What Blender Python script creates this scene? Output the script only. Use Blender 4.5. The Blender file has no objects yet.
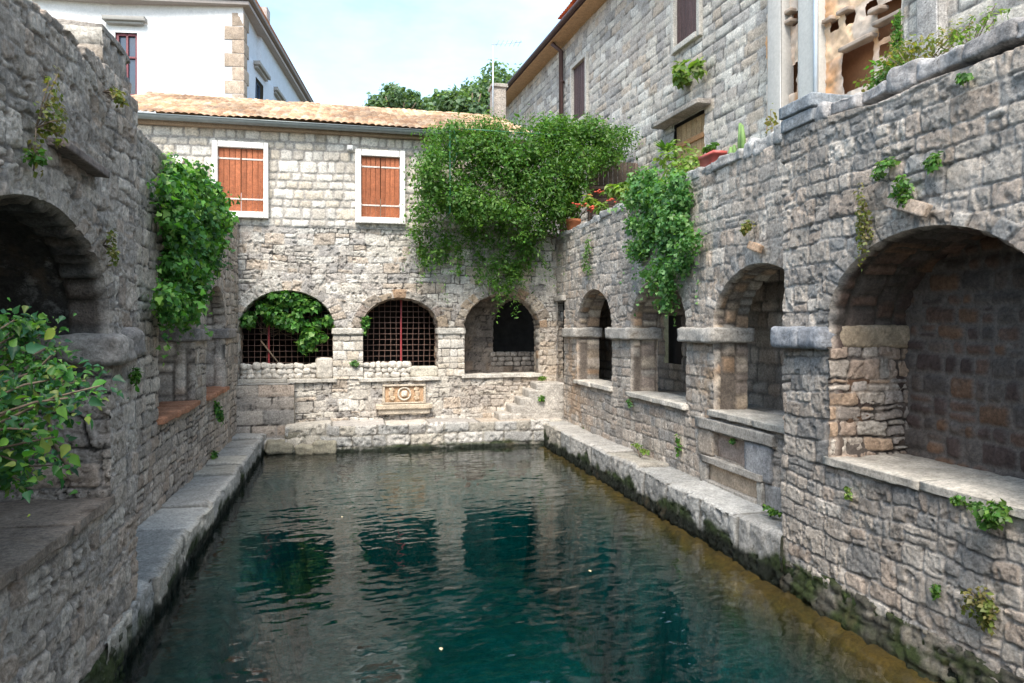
import bpy, math, random
import numpy as np
from mathutils import Vector, Matrix, Euler, noise as mnoise

# ------------------------------------------------------------------ camera, sky, sun, exposure
S = bpy.context.scene
COL = S.collection
YAW = math.radians(12.8); EYE = 2.4; FPX = 726.0
cam = bpy.data.cameras.new('camera'); camo = bpy.data.objects.new('camera', cam); COL.objects.link(camo)
camo.location = (0, 0, EYE); camo.rotation_euler = (math.pi/2, 0, -YAW)
cam.sensor_width = 36; cam.lens = FPX/1024*36; cam.shift_y = -13.5/1024
cam.clip_start = 0.05; cam.clip_end = 3000
S.camera = camo

SUN_EL = math.radians(54); SUN_AZ = math.radians(197)   # azimuth clockwise from +Y: behind the camera, to its left
W = bpy.data.worlds.new('World'); S.world = W; W.use_nodes = True
wn = W.node_tree.nodes; wl = W.node_tree.links; wn.clear()
sky = wn.new('ShaderNodeTexSky'); sky.sky_type = 'NISHITA'; sky.sun_disc = False
sky.sun_elevation = SUN_EL; sky.sun_rotation = SUN_AZ; sky.air_density = 1.0; sky.dust_density = 2.0; sky.ozone_density = 1.0
tc = wn.new('ShaderNodeTexCoord'); mp = wn.new('ShaderNodeMapping'); mp.inputs['Scale'].default_value = (1, 1, 2.6)
cn = wn.new('ShaderNodeTexNoise'); cn.inputs['Scale'].default_value = 2.6; cn.inputs['Detail'].default_value = 7; cn.inputs['Roughness'].default_value = .58
cr = wn.new('ShaderNodeMapRange'); cr.inputs['From Min'].default_value = .38; cr.inputs['From Max'].default_value = .72
cr.inputs['To Min'].default_value = .12; cr.inputs['To Max'].default_value = .60
mx = wn.new('ShaderNodeMix'); mx.data_type = 'RGBA'; mx.inputs[7].default_value = (4.2, 5.95, 6.8, 1)
bg = wn.new('ShaderNodeBackground'); bg.inputs['Strength'].default_value = .15
wo = wn.new('ShaderNodeOutputWorld')
wl.new(tc.outputs['Generated'], mp.inputs['Vector']); wl.new(mp.outputs[0], cn.inputs['Vector']); wl.new(cn.outputs[0], cr.inputs['Value'])
wl.new(cr.outputs[0], mx.inputs[0]); wl.new(sky.outputs[0], mx.inputs[6]); wl.new(mx.outputs[2], bg.inputs['Color']); wl.new(bg.outputs[0], wo.inputs['Surface'])

sl = bpy.data.lights.new('sun', 'SUN'); sl.energy = 2.5; sl.angle = math.radians(30); sl.color = (1, .93, .83)
so = bpy.data.objects.new('sun', sl); COL.objects.link(so)
sd = Vector((math.sin(SUN_AZ)*math.cos(SUN_EL), math.cos(SUN_AZ)*math.cos(SUN_EL), math.sin(SUN_EL)))
so.rotation_euler = sd.to_track_quat('Z', 'Y').to_euler(); so.location = (-20, -25, 50)
S.view_settings.view_transform = 'Standard'; S.view_settings.look = 'None'
S.view_settings.exposure = 1.4; S.view_settings.gamma = 1.0; S.view_settings.use_curve_mapping = False
S.cycles.max_bounces = 8; S.cycles.transparent_max_bounces = 8

# ------------------------------------------------------------------ measuring helpers: a sight line of the survey met with a real plane
_s, _c = math.sin(YAW), math.cos(YAW)
def ray(u, v):
    x = (u-512)/FPX
    return Vector((_c*x+_s, -_s*x+_c, -(v-328)/FPX))
def pX(u, v, X): r = ray(u, v); return r*(X/r.x)+Vector((0, 0, EYE))
def pY(u, v, Y): r = ray(u, v); return r*(Y/r.y)+Vector((0, 0, EYE))
def pZ(u, v, Z): r = ray(u, v); return r*((Z-EYE)/r.z)+Vector((0, 0, EYE))
HX0, HSL = 7.295, .061                     # the tall house's wall: X = HX0 - HSL*Y
def pH(u, v, off=0.): r = ray(u, v); return r*((HX0-off)/(r.x+HSL*r.y))+Vector((0, 0, EYE))

# ------------------------------------------------------------------ naming helpers
def tag(o, label=None, cat=None, group=None, kind=None):
    if label: o['label'] = label
    if cat: o['category'] = cat
    if group: o['group'] = group
    if kind: o['kind'] = kind
    return o
def thing(name, label, cat, loc=(0, 0, 0), group=None):
    o = bpy.data.objects.new(name, None); COL.objects.link(o); o.location = loc; o.empty_display_size = .2
    return tag(o, label, cat, group)
def link(name, me, mat, parent=None):
    o = bpy.data.objects.new(name, me); COL.objects.link(o)
    if mat and not me.materials: me.materials.append(mat)
    if parent is not None:
        o.parent = parent
        p = Vector((0, 0, 0)); q = parent
        while q is not None: p = p+q.location; q = q.parent
        o.location = -p
    return o

# ------------------------------------------------------------------ numpy noise
def h32(i, j, seed):
    a = (np.asarray(i, np.int64)*374761393 + np.asarray(j, np.int64)*668265263 + int(seed)*982451653) & 0xFFFFFFFF
    a = ((a ^ (a >> 13))*1274126177) & 0xFFFFFFFF
    a = ((a ^ (a >> 16))*2246822519) & 0xFFFFFFFF
    return ((a ^ (a >> 15)) & 0xFFFFFF)/float(0x1000000)
def vn(x, y, seed=0):
    xi = np.floor(x); yi = np.floor(y); fx = x-xi; fy = y-yi
    fx = fx*fx*(3-2*fx); fy = fy*fy*(3-2*fy)
    a = h32(xi, yi, seed); b = h32(xi+1, yi, seed); c = h32(xi, yi+1, seed); d = h32(xi+1, yi+1, seed)
    return (a*(1-fx)+b*fx)*(1-fy)+(c*(1-fx)+d*fx)*fy
def fbm(x, y, seed=0, o=4):
    r = 0; a = 1; t = 0
    for k in range(o):
        r = r+a*vn(x*2**k+17.3*k, y*2**k-9.1*k, seed+k); t += a; a *= .5
    return r/t
def sst(a, b, x):
    t = np.clip((x-a)/(b-a), 0, 1); return t*t*(3-2*t)

# ------------------------------------------------------------------ masonry pattern
PAL = dict(
 pale=[(.47,.43,.38),(.52,.48,.42),(.41,.37,.33),(.45,.38,.31),(.56,.53,.48),(.36,.335,.31)],
 bright=[(.52,.475,.41),(.56,.52,.46),(.47,.425,.365),(.58,.545,.49),(.50,.44,.36)],
 grey=[(.435,.382,.328),(.37,.33,.29),(.48,.42,.358),(.295,.278,.258),(.44,.36,.295),(.52,.465,.405),(.41,.352,.298)],
 dusk=[(.47,.395,.328),(.40,.342,.29),(.52,.445,.375),(.44,.35,.28),(.54,.47,.40),(.365,.318,.275)],
 den=[(.20,.17,.145),(.24,.20,.165),(.17,.145,.125),(.22,.17,.13)],
 jamb=[(.46,.40,.34),(.50,.45,.39),(.42,.32,.25),(.40,.35,.31),(.43,.31,.22),(.36,.31,.27)],
 warm=[(.36,.285,.21),(.40,.34,.27),(.32,.27,.22),(.38,.26,.17),(.34,.31,.27),(.27,.22,.185)],
 brown=[(.14,.088,.065),(.115,.088,.072),(.15,.088,.055),(.09,.075,.066),(.12,.10,.086),(.08,.056,.048)],
 inner=[(.12,.11,.10),(.15,.13,.115),(.10,.09,.085),(.14,.11,.09)],
 quay=[(.36,.35,.33),(.41,.39,.36),(.31,.305,.29),(.38,.35,.30)])
def style(kind='course', ch=.22, sl=.36, joint=.014, depth=.03, rnd=.05, warp=.03, rough=.012, pal='grey', mortar=(.28,.26,.24), pits=0., jit=.32, var=.18, seed=1, ew=.02, vfun=None, split=0., dome=.5, crag=0., crack=0.):
    return dict(locals())
_rowcache = {}
def lu0(uw, cu): return uw-cu+.02*np.sin(cu*37)
def pat(u, v, st):
    """height above the mortar bed and base colour of the wall at (u, v) metres"""
    sd_ = st['seed']; u = np.asarray(u, float); v = np.asarray(v, float)
    uw = u+(fbm(u*1.4, v*1.4, sd_+50, 2)-.5)*2*st['warp']+(fbm(u*7, v*7, sd_+60, 2)-.5)*st['warp']*.8
    vw = v+(fbm(u*1.1, v*1.1, sd_+70, 2)-.5)*2.2*st['warp']+(fbm(u*6, v*6, sd_+80, 2)-.5)*st['warp']*.8
    ch, sl_ = st['ch'], st['sl']
    if st['kind'] == 'course':
        key = (sd_, ch, sl_, st['jit'])
        if key not in _rowcache:
            rg = np.random.default_rng(sd_)
            hs = ch*(1+st['jit']*(rg.random(400)*2-1)); vb = np.cumsum(hs)-12
            sb = []
            for k in range(400):
                ls = sl_*np.exp((rg.random(260)*2-1)*.5)*(.8+.5*hs[k]/ch*.5)
                sb.append(np.cumsum(ls)-30)
            _rowcache[key] = (vb, sb)
        vb, sb = _rowcache[key]
        r = np.clip(np.searchsorted(vb, vw), 1, 398)
        dv = np.minimum(vw-vb[r-1], vb[r]-vw); du = np.zeros_like(u); sid = np.zeros(u.shape, int)
        cv = (vb[r-1]+vb[r])/2; cu = np.zeros_like(u)
        for k in np.unique(r):
            m = r == k; x = uw[m]; b = sb[k]; j = np.clip(np.searchsorted(b, x), 1, len(b)-1)
            du[m] = np.minimum(x-b[j-1], b[j]-x); sid[m] = j; cu[m] = (b[j-1]+b[j])/2
        if st['split']:
            hsh = h32(r, sid, sd_+11); fr = .35+.3*h32(r, sid, sd_+12); hh_ = vb[r]-vb[r-1]; t_ = vw-vb[r-1]-fr*hh_; sp_ = hsh < st['split']
            dv = np.where(sp_, np.minimum(dv, np.abs(t_)), dv); sid = np.where(sp_ & (t_ > 0), sid+3000, sid)
            sp2 = (~sp_) & (hsh > 1-st['split']*.6); w2 = np.abs(lu0(uw, cu)); dv = dv; du = np.where(sp2, np.minimum(du, w2), du); sid = np.where(sp2 & (uw > cu), sid+7000, sid)
        R = st['rnd']; a = np.minimum(du, R); b = np.minimum(dv, R)
        d = R-np.sqrt((R-a)**2+(R-b)**2)
        d = np.where((du >= R) & (dv >= R), np.minimum(du, dv), d)
        idx = (r, sid); lu, lv = uw-cu, vw-cv
    else:
        asp = sl_/ch; x = uw/sl_; y = vw/ch
        jj = np.floor(y); best = np.full(u.shape, 9.); bx = np.zeros_like(u); by = np.zeros_like(u); bi = np.zeros(u.shape); bj = np.zeros(u.shape)
        cand = []
        for dj in (-2, -1, 0, 1, 2):
            j = jj+dj; off = .5*(np.mod(j, 2)); i0 = np.floor(x-off)
            for di in (-1, 0, 1):
                i = i0+di
                px = i+off+.5+(h32(i, j, sd_+1)-.5)*.8; py = j+.5+(h32(i, j, sd_+2)-.5)*.75
                w = (h32(i, j, sd_+3)-.5)*.35
                dd = np.sqrt((px-x)**2+((py-y)*.92)**2)-w*.5
                cand.append((px, py, i, j, dd))
                m = dd < best
                best = np.where(m, dd, best); bx = np.where(m, px, bx); by = np.where(m, py, by); bi = np.where(m, i, bi); bj = np.where(m, j, bj)
        sec = np.full(u.shape, 9.)
        for px, py, i, j, dd in cand:
            same = (i == bi) & (j == bj)
            sec = np.where(same, sec, np.minimum(sec, dd))
        d = (sec-best)*.5*ch*1.15
        idx = (bi, bj); lu, lv = (x-bx)*sl_, (y-by)*ch
    r1 = h32(idx[0], idx[1], sd_+5); r2 = h32(idx[0], idx[1], sd_+6); r3 = h32(idx[0], idx[1], sd_+7); r4 = h32(idx[0], idx[1], sd_+8)
    return finish(u, v, d, r1, r2, r3, r4, lu, lv, st)
def finish(u, v, d, r1, r2, r3, r4, lu, lv, st):
    sd_ = st['seed']; j = st['joint']
    d = d+(fbm(u*16, v*16, sd_+90, 2)-.5)*j*1.1
    m = sst(j*.35, j*.35+st['ew'], d)
    dome = sst(0, .09, d)
    n1 = fbm(u*5, v*5, sd_+20, 4)-.5; n2 = fbm(u*19, v*19, sd_+30, 3)-.5
    h = m*st['depth']*(.65+.7*r2+dome*st['dome']) + m*((r3-.5)*lu+(r4-.5)*lv)*.10 + n1*st['rough']*1.5+n2*st['rough']*1.6*m
    if st['crag']:
        rg_ = np.abs(fbm(u*6.5+r1*7, v*9, sd_+33, 4)-.5)*2; h = h-sst(.10, .0, rg_)*st['crag']*m
    if st['pits']:
        p = fbm(u*13, v*10, sd_+40, 3); h = h-sst(.63, .71, p)*st['pits']*2
    pal = np.array(PAL[st['pal']]); c = pal[(r1*len(pal)).astype(int) % len(pal)]
    c = c*(1+st['var']*(r4[..., None]*2-1))*(1+.30*(fbm(u*3, v*3, sd_+45, 3)-.5))[..., None]
    mo = np.array(st['mortar']); c = mo*(1-m)[..., None]+c*m[..., None]
    if st['crack']:
        g = sst(.44, .56, fbm(u*4.2, v*4.2, sd_+95, 3)); w_ = st['joint']*(.55+.9*fbm(u*9, v*9, sd_+97, 2)); k = sst(w_, w_*.35, d)*g*st['crack']
        rr = np.abs(fbm(u*5.5+r1*9, v*7.5, sd_+34, 4)-.5)*2; k = np.maximum(k, sst(.045, .008, rr)*sst(.5, .6, fbm(u*2.3, v*2.3, sd_+35, 3))*st['crack']*.9)
        c = c*(1-k[..., None])+np.array((.045, .04, .036))*k[..., None]; h = h-k*.012
    if st['vfun']: c = st['vfun'](u, v, c, h)
    return h, np.clip(c, .004, .8)

class Arch:
    """round-headed opening: centre, half width, sill, springing, rise, ring thickness"""
    def __init__(s, c, hw, zs=1.37, sp=2.42, rise=.7, ring=.2, proud=.0, seed=3, n=13, ringpal=None):
        s.c, s.hw, s.zs, s.sp, s.rise, s.ring, s.proud, s.seed, s.n, s.ringpal = c, hw, zs, sp, rise, ring, proud, seed, n, ringpal
    def inside(s, u, v, e=0.):
        up = v > s.sp; t = np.sqrt(((u-s.c)/(s.hw+e))**2+(np.maximum(v-s.sp, 0)/(s.rise+e))**2)
        return np.where(up, t < 1, (np.abs(u-s.c) < s.hw+e) & (v > s.zs-e))
    def snap(s, u, v, cell):
        """move vertices near the edge onto it"""
        dx = u-s.c; up = v > s.sp
        t = np.sqrt((dx/s.hw)**2+((v-s.sp)/s.rise)**2)+1e-9
        du = (t-1)*min(s.hw, s.rise)
        m = up & (np.abs(du) < cell*.62); u2 = np.where(m, s.c+dx/t, u); v2 = np.where(m, s.sp+(v-s.sp)/t, v)
        low = (~up) & (v > s.zs-cell*.6); ds = np.abs(dx)-s.hw
        m2 = low & (np.abs(ds) < cell*.62); u2 = np.where(m2, s.c+np.sign(dx)*s.hw, u2)
        m3 = (np.abs(v-s.zs) < cell*.62) & (np.abs(dx) < s.hw+cell*.6); v2 = np.where(m3, s.zs, v2)
        return u2, v2
    def ringpat(s, u, v, h, c, st):
        if not s.ring: return h, c
        dx = u-s.c; t = np.sqrt((dx/s.hw)**2+((v-s.sp)/s.rise)**2)+1e-9; sc = (s.hw+s.rise)/2
        rad = (t-1)*sc; ph = np.arctan2((v-s.sp)/s.rise, dx/s.hw); a = ph/math.pi*s.n
        a = a+.25*(vn(a*1.0, a*0+3, s.seed)-.5)
        k = np.floor(a); fa = a-k; thick = s.ring*(.75+.5*h32(k, k*0, s.seed))
        d = np.minimum(np.minimum(fa, 1-fa)*math.pi/s.n*sc*np.maximum(t, .6), thick-rad)
        hh, cc = finish(u, v, np.minimum(d, rad+.03), h32(k, k*0, s.seed+1), h32(k, k*0, s.seed+2), h32(k, k*0, s.seed+3), h32(k, k*0, s.seed+4), dx*0, dx*0, dict(st, pal=s.ringpal or st['pal']))
        m = (v > s.sp-.02) & (rad < thick) & (rad > -.2)
        return np.where(m, hh+s.proud, h), np.where(m[..., None], cc, c)
    def edge(s, n=60):
        """outline from the left foot over the crown to the right foot, with inward normals and arc length"""
        P = [(s.c-s.hw, z) for z in np.linspace(s.zs, s.sp, 24)[:-1]]
        P += [(s.c-s.hw*math.cos(a), s.sp+s.rise*math.sin(a)) for a in np.linspace(0, math.pi, n)]
        P += [(s.c+s.hw, z) for z in np.linspace(s.sp, s.zs, 24)[1:]]
        P = np.array(P); T = np.gradient(P, axis=0); T /= np.linalg.norm(T, axis=1)[:, None]
        N = np.stack([T[:, 1], -T[:, 0]], 1); L = np.concatenate([[0], np.cumsum(np.linalg.norm(np.diff(P, axis=0), axis=1))])
        return P, N, L
class Rect:
    def __init__(s, u0, u1, v0, v1): s.u0, s.u1, s.zs, s.v1 = u0, u1, v0, v1
    def inside(s, u, v, e=0.): return (u > s.u0-e) & (u < s.u1+e) & (v > s.zs-e) & (v < s.v1+e)
    def snap(s, u, v, cell):
        k = cell*.62; iu = (u > s.u0-k) & (u < s.u1+k); iv = (v > s.zs-k) & (v < s.v1+k); u2, v2 = u.copy(), v.copy()
        for e in (s.u0, s.u1): u2 = np.where(iv & (np.abs(u-e) < k), e, u2)
        for e in (s.zs, s.v1): v2 = np.where(iu & (np.abs(v-e) < k), e, v2)
        return u2, v2
    def ringpat(s, u, v, h, c, st): return h, c

def np_mesh(name, V, F, colors=None, smooth=True):
    me = bpy.data.meshes.new(name); V = np.asarray(V, np.float32); F = np.asarray(F, np.int32)
    n = F.shape[1]
    me.vertices.add(len(V)); me.vertices.foreach_set('co', V.ravel())
    me.loops.add(F.size); me.loops.foreach_set('vertex_index', F.ravel())
    me.polygons.add(len(F)); me.polygons.foreach_set('loop_start', np.arange(0, F.size, n, dtype=np.int32)); me.polygons.foreach_set('loop_total', np.full(len(F), n, np.int32))
    if smooth: me.polygons.foreach_set('use_smooth', np.ones(len(F), bool))
    if colors is not None:
        at = me.color_attributes.new('Col', 'FLOAT_COLOR', 'POINT')
        at.data.foreach_set('color', np.concatenate([colors, np.ones((len(V), 1))], 1).astype(np.float32).ravel())
    me.update(calc_edges=True); me.validate(); return me
def grid_faces(nu, nv):
    i = np.arange(nu-1)[:, None]*nv+np.arange(nv-1)[None, :]
    return np.stack([i, i+nv, i+nv+1, i+1], -1).reshape(-1, 4)

def wall(name, o, U, V, N, u0, u1, v0, v1, cell, st, mat, parent=None, openings=(), top=None, back=0., back_st=None, rag=0.):
    """a sheet of real relief: every stone stands proud of its joint; openings are cut out of it"""
    o, U, V, N = (np.array(a, float) for a in (o, U, V, N))
    nu = max(2, int((u1-u0)/cell)+1); nv = max(2, int((v1-v0)/cell)+1)
    us = np.linspace(u0, u1, nu); t = np.linspace(0, 1, nv)
    uu = np.repeat(us[:, None], nv, 1); tops = (v1+top(us)) if top else np.full(nu, float(v1))
    vv = v0+t[None, :]*(tops[:, None]-v0)
    for q in openings: uu, vv = q.snap(uu, vv, cell)
    h, c = pat(uu, vv, st)
    for q in openings: h, c = q.ringpat(uu, vv, h, c, st)
    ur = uu+rag*(fbm(vv*5, vv*0+2, st['seed']+3, 3)-.5)*2*sst(u1-.12, u1, uu) if rag else uu
    P = o+ur[..., None]*U+vv[..., None]*V+h[..., None]*N
    if back and back_st:
        nb = int(back/cell)+2; b = np.linspace(0, back, nb)[1:]; ub, bb = np.repeat(us[:, None], nb-1, 1), np.repeat(b[None], nu, 0)
        hb, cb = pat(ub, bb, back_st); ed = sst(0, .07, bb); e0 = P[:, -1]
        hb = (hb-.028*(1-ed))
        Pb = e0[:, None]-N*bb[..., None]+V*hb[..., None]; lat = ((P[:, -1]-o)@N)[:, None]*(1-ed)*0
        cb = cb*ed[..., None]+c[:, -1][:, None]*(1-ed)[..., None]
        P = np.concatenate([P, Pb], 1); c = np.concatenate([c, cb], 1)
        uu = np.concatenate([uu, ub], 1); vv = np.concatenate([vv, np.full(ub.shape, 99.)], 1)
    elif back:
        ext, ec = [], []
        for k, b in enumerate(np.linspace(0, back, max(3, int(back/.06)))[1:]):
            z = (fbm(us*5, us*0+b*6, st['seed']+8, 3)-.5)*.06
            ext.append(P[:, -1]-N*b+V*z[:, None]); ec.append(c[:, -1]*(.8+.4*fbm(us*6, us*0+b*9, 4, 3))[:, None])
        P = np.concatenate([P, np.stack(ext, 1)], 1); c = np.concatenate([c, np.stack(ec, 1)], 1)
        uu = np.concatenate([uu, np.repeat(us[:, None], len(ext), 1)], 1); vv = np.concatenate([vv, np.full((nu, len(ext)), 99.)], 1)
    F = grid_faces(P.shape[0], P.shape[1]); fu = uu.ravel()[F].mean(1); fv = vv.ravel()[F].mean(1)
    keep = np.ones(len(F), bool)
    for q in openings: keep &= ~q.inside(fu, fv)
    F = F[keep]
    if np.dot(np.cross(U, V), N) < 0: F = F[:, ::-1]
    Vv = P.reshape(-1, 3); cc = c.reshape(-1, 3)
    us_, inv = np.unique(F, return_inverse=True)
    return link(name, np_mesh(name, Vv[us_], inv.reshape(F.shape), cc[us_]), mat, parent)

def soffit(name, o, U, V, N, q, depth, st_face, st, mat, parent, cell=.03):
    """the stone reveal of an arch, from the face back into the wall"""
    o, U, V, N = (np.array(a, float) for a in (o, U, V, N))
    P2, n2, L = q.edge(); nd = max(4, int(depth/cell)); w = np.linspace(0, depth, nd)
    Lg = np.repeat(L[:, None], nd, 1); wg = np.repeat(w[None], len(L), 0)
    h, c = pat(Lg, wg+30, st); h = h*sst(0, .05, wg)
    hf, cf = pat(P2[:, 0], P2[:, 1], st_face); hf, cf = q.ringpat(P2[:, 0], P2[:, 1], hf, cf, st_face)
    c = c*sst(0, .08, wg)[..., None]+cf[:, None]*(1-sst(0, .08, wg))[..., None]
    out = hf[:, None]*(1-sst(0, .12, wg))-wg
    P = o+(P2[:, 0:1]+n2[:, 0:1]*h)[..., None]*U+(P2[:, 1:2]+n2[:, 1:2]*h)[..., None]*V+out[..., None]*N
    F = grid_faces(len(L), nd)
    return link(name, np_mesh(name, P.reshape(-1, 3), F, c.reshape(-1, 3)), mat, parent)

# ------------------------------------------------------------------ rough blocks
def unit_block(n=6):
    key = n
    if key in unit_block.c: return unit_block.c[key]
    g = np.linspace(-1, 1, n+1); V = []; F = []; ids = {}
    def vid(p):
        k = tuple(np.round(p, 5))
        if k not in ids: ids[k] = len(V); V.append(p)
        return ids[k]
    for ax in range(3):
        for sg in (-1, 1):
            a, b = [k for k in range(3) if k != ax]
            for i in range(n):
                for j in range(n):
                    q = []
                    for di, dj in ((0, 0), (1, 0), (1, 1), (0, 1)):
                        p = [0, 0, 0]; p[ax] = sg; p[a] = g[i+di]; p[b] = g[j+dj]; q.append(vid(tuple(p)))
                    e1 = np.array(V[q[1]])-np.array(V[q[0]]); e2 = np.array(V[q[3]])-np.array(V[q[0]])
                    if np.cross(e1, e2)[ax]*sg < 0: q = q[::-1]
                    F.append(q)
    unit_block.c[key] = (np.array(V, float), np.array(F)); return unit_block.c[key]
unit_block.c = {}
def block_arrays(c, size, rot=(0, 0, 0), rnd=.25, rough=.02, n=7, col=(.35, .33, .3), seed=0, sc=6.):
    V, F = unit_block(n); size = np.array(size, float)/2
    # rounded box: inset core + sphere direction
    r = rnd*size.min(); P = V*size; core = np.clip(P, -(size-r), size-r); d = P-core; L = np.linalg.norm(d, axis=1, keepdims=True)
    P = np.where(L > 1e-9, core+d/np.maximum(L, 1e-9)*r, P)
    rs = np.random.default_rng(seed); off = rs.random(3)*100
    disp = np.array([mnoise.noise(Vector(p*sc+off)) + .5*mnoise.noise(Vector(p*sc*2.7+off)) for p in P]); nn = P/np.maximum(np.linalg.norm(P, axis=1, keepdims=True), 1e-6)
    nn = np.where(L > 1e-9, d/np.maximum(L, 1e-9), np.sign(V)*(np.abs(V) > .999)); nn = nn/np.maximum(np.linalg.norm(nn, axis=1, keepdims=True), 1e-6)
    P = P+nn*(disp*rough)[:, None]
    M = np.array(Euler(rot).to_matrix()); P = P@M.T+np.array(c, float)
    cc = np.array(col)*(1+.25*disp[:, None])
    return P, F, np.clip(cc, .01, .8)
class Mesh:
    def __init__(s): s.V = []; s.F = []; s.C = []; s.n = 0
    def add(s, P, F, C=None):
        s.V.append(np.asarray(P, float)); s.F.append(np.asarray(F)+s.n); s.n += len(P)
        s.C.append(np.asarray(C, float) if C is not None else np.tile((.3, .3, .3), (len(P), 1)))
        return s
    def block(s, *a, **k): return s.add(*block_arrays(*a, **k))
    def box(s, c, size, rot=(0, 0, 0), bev=.006, col=(.3, .3, .3), M=None):
        sx, sy, sz = (max(q/2, 1e-4) for q in size); b = min(bev, sx*.6, sy*.6, sz*.6); P = []
        V, F = unit_block(3); g = {-1.0: -1, 1.0: 1}
        def co(t, h): return np.where(np.abs(t) > .9, np.sign(t)*h, np.sign(t)*(h-b))
        P = np.stack([co(V[:, 0], sx), co(V[:, 1], sy), co(V[:, 2], sz)], 1)
        k = (np.abs(V) > .9).sum(1)   # pull edges and corners in to make the bevel
        size_ = np.array([sx, sy, sz]); P = np.where((k >= 2)[:, None], np.sign(P)*(size_-(b*np.where(k == 3, .42, .29))[:, None]*(np.abs(V) > .9)), P)
        R = np.array(M if M is not None else Euler(rot).to_matrix()); return s.add(P@R.T+np.array(c, float), F, np.tile(col, (len(P), 1)))
    def tube(s, pts, r, n=8, col=(.3, .3, .3), closed=False):
        pts = [Vector(p) for p in pts]; rr = r if hasattr(r, '__len__') else [r]*len(pts); P = []; F = []
        for i, p in enumerate(pts):
            d = (pts[min(i+1, len(pts)-1)]-pts[max(i-1, 0)]).normalized(); a = d.orthogonal().normalized()
            if i and abs(a.dot(pa)) < .99:
                a = (pa-d*pa.dot(d)).normalized()
            pa = a; b = d.cross(a)
            for k in range(n):
                t = 2*math.pi*k/n; P.append(p+(a*math.cos(t)+b*math.sin(t))*rr[i])
        for i in range(len(pts)-1):
            for k in range(n): F.append((i*n+k, i*n+(k+1) % n, (i+1)*n+(k+1) % n, (i+1)*n+k))
        for i, sg in ((0, 1), (len(pts)-1, -1)):
            P.append(pts[i]); ce = len(P)-1
            for k in range(n):
                q = (ce, i*n+(k+1) % n, i*n+k, i*n+k) if sg > 0 else (ce, i*n+k, i*n+(k+1) % n, i*n+(k+1) % n)
                F.append(q)
        return s.add([tuple(p) for p in P], F, np.tile(col, (len(P), 1)))
    def build(s, name, mat, parent=None, smooth=True):
        V = np.concatenate(s.V); F = np.concatenate(s.F); C = np.concatenate(s.C)
        tri = (F[:, 2] == F[:, 3])
        if not tri.any(): return link(name, np_mesh(name, V, F, C, smooth), mat, parent)
        me = bpy.data.meshes.new(name); me.from_pydata(V.tolist(), [], [list(f[:3]) if t else list(f) for f, t in zip(F.tolist(), tri)])
        at = me.color_attributes.new('Col', 'FLOAT_COLOR', 'POINT'); at.data.foreach_set('color', np.concatenate([C, np.ones((len(V), 1))], 1).astype(np.float32).ravel())
        if smooth: me.polygons.foreach_set('use_smooth', np.ones(len(me.polygons), bool))
        me.update(); return link(name, me, mat, parent)

# ------------------------------------------------------------------ materials
def newmat(name):
    m = bpy.data.materials.new(name); m.use_nodes = True; nt = m.node_tree; nt.nodes.clear()
    out = nt.nodes.new('ShaderNodeOutputMaterial'); b = nt.nodes.new('ShaderNodeBsdfPrincipled'); nt.links.new(b.outputs[0], out.inputs['Surface'])
    return m, nt, b, out
def N_(nt, t, **k):
    n = nt.nodes.new(t)
    for a, v in k.items(): setattr(n, a, v)
    return n
def noise_node(nt, scale, detail=5, rough=.6, coord=None):
    n = N_(nt, 'ShaderNodeTexNoise'); n.inputs['Scale'].default_value = scale; n.inputs['Detail'].default_value = detail; n.inputs['Roughness'].default_value = rough
    if coord is not None: nt.links.new(coord, n.inputs['Vector'])
    return n
def rng_node(nt, src, a, b, c, d):
    r = N_(nt, 'ShaderNodeMapRange'); r.inputs['From Min'].default_value = a; r.inputs['From Max'].default_value = b; r.inputs['To Min'].default_value = c; r.inputs['To Max'].default_value = d
    nt.links.new(src, r.inputs['Value']); return r.outputs[0]
def mixc(nt, mode, fac, a, b):
    m = N_(nt, 'ShaderNodeMix', data_type='RGBA', blend_type=mode)
    for sock, val in ((0, fac), (6, a), (7, b)):
        if hasattr(val, 'is_output'): nt.links.new(val, m.inputs[sock])
        else: m.inputs[sock].default_value = val if sock == 0 else (*val, 1)
    return m.outputs[2]
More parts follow.
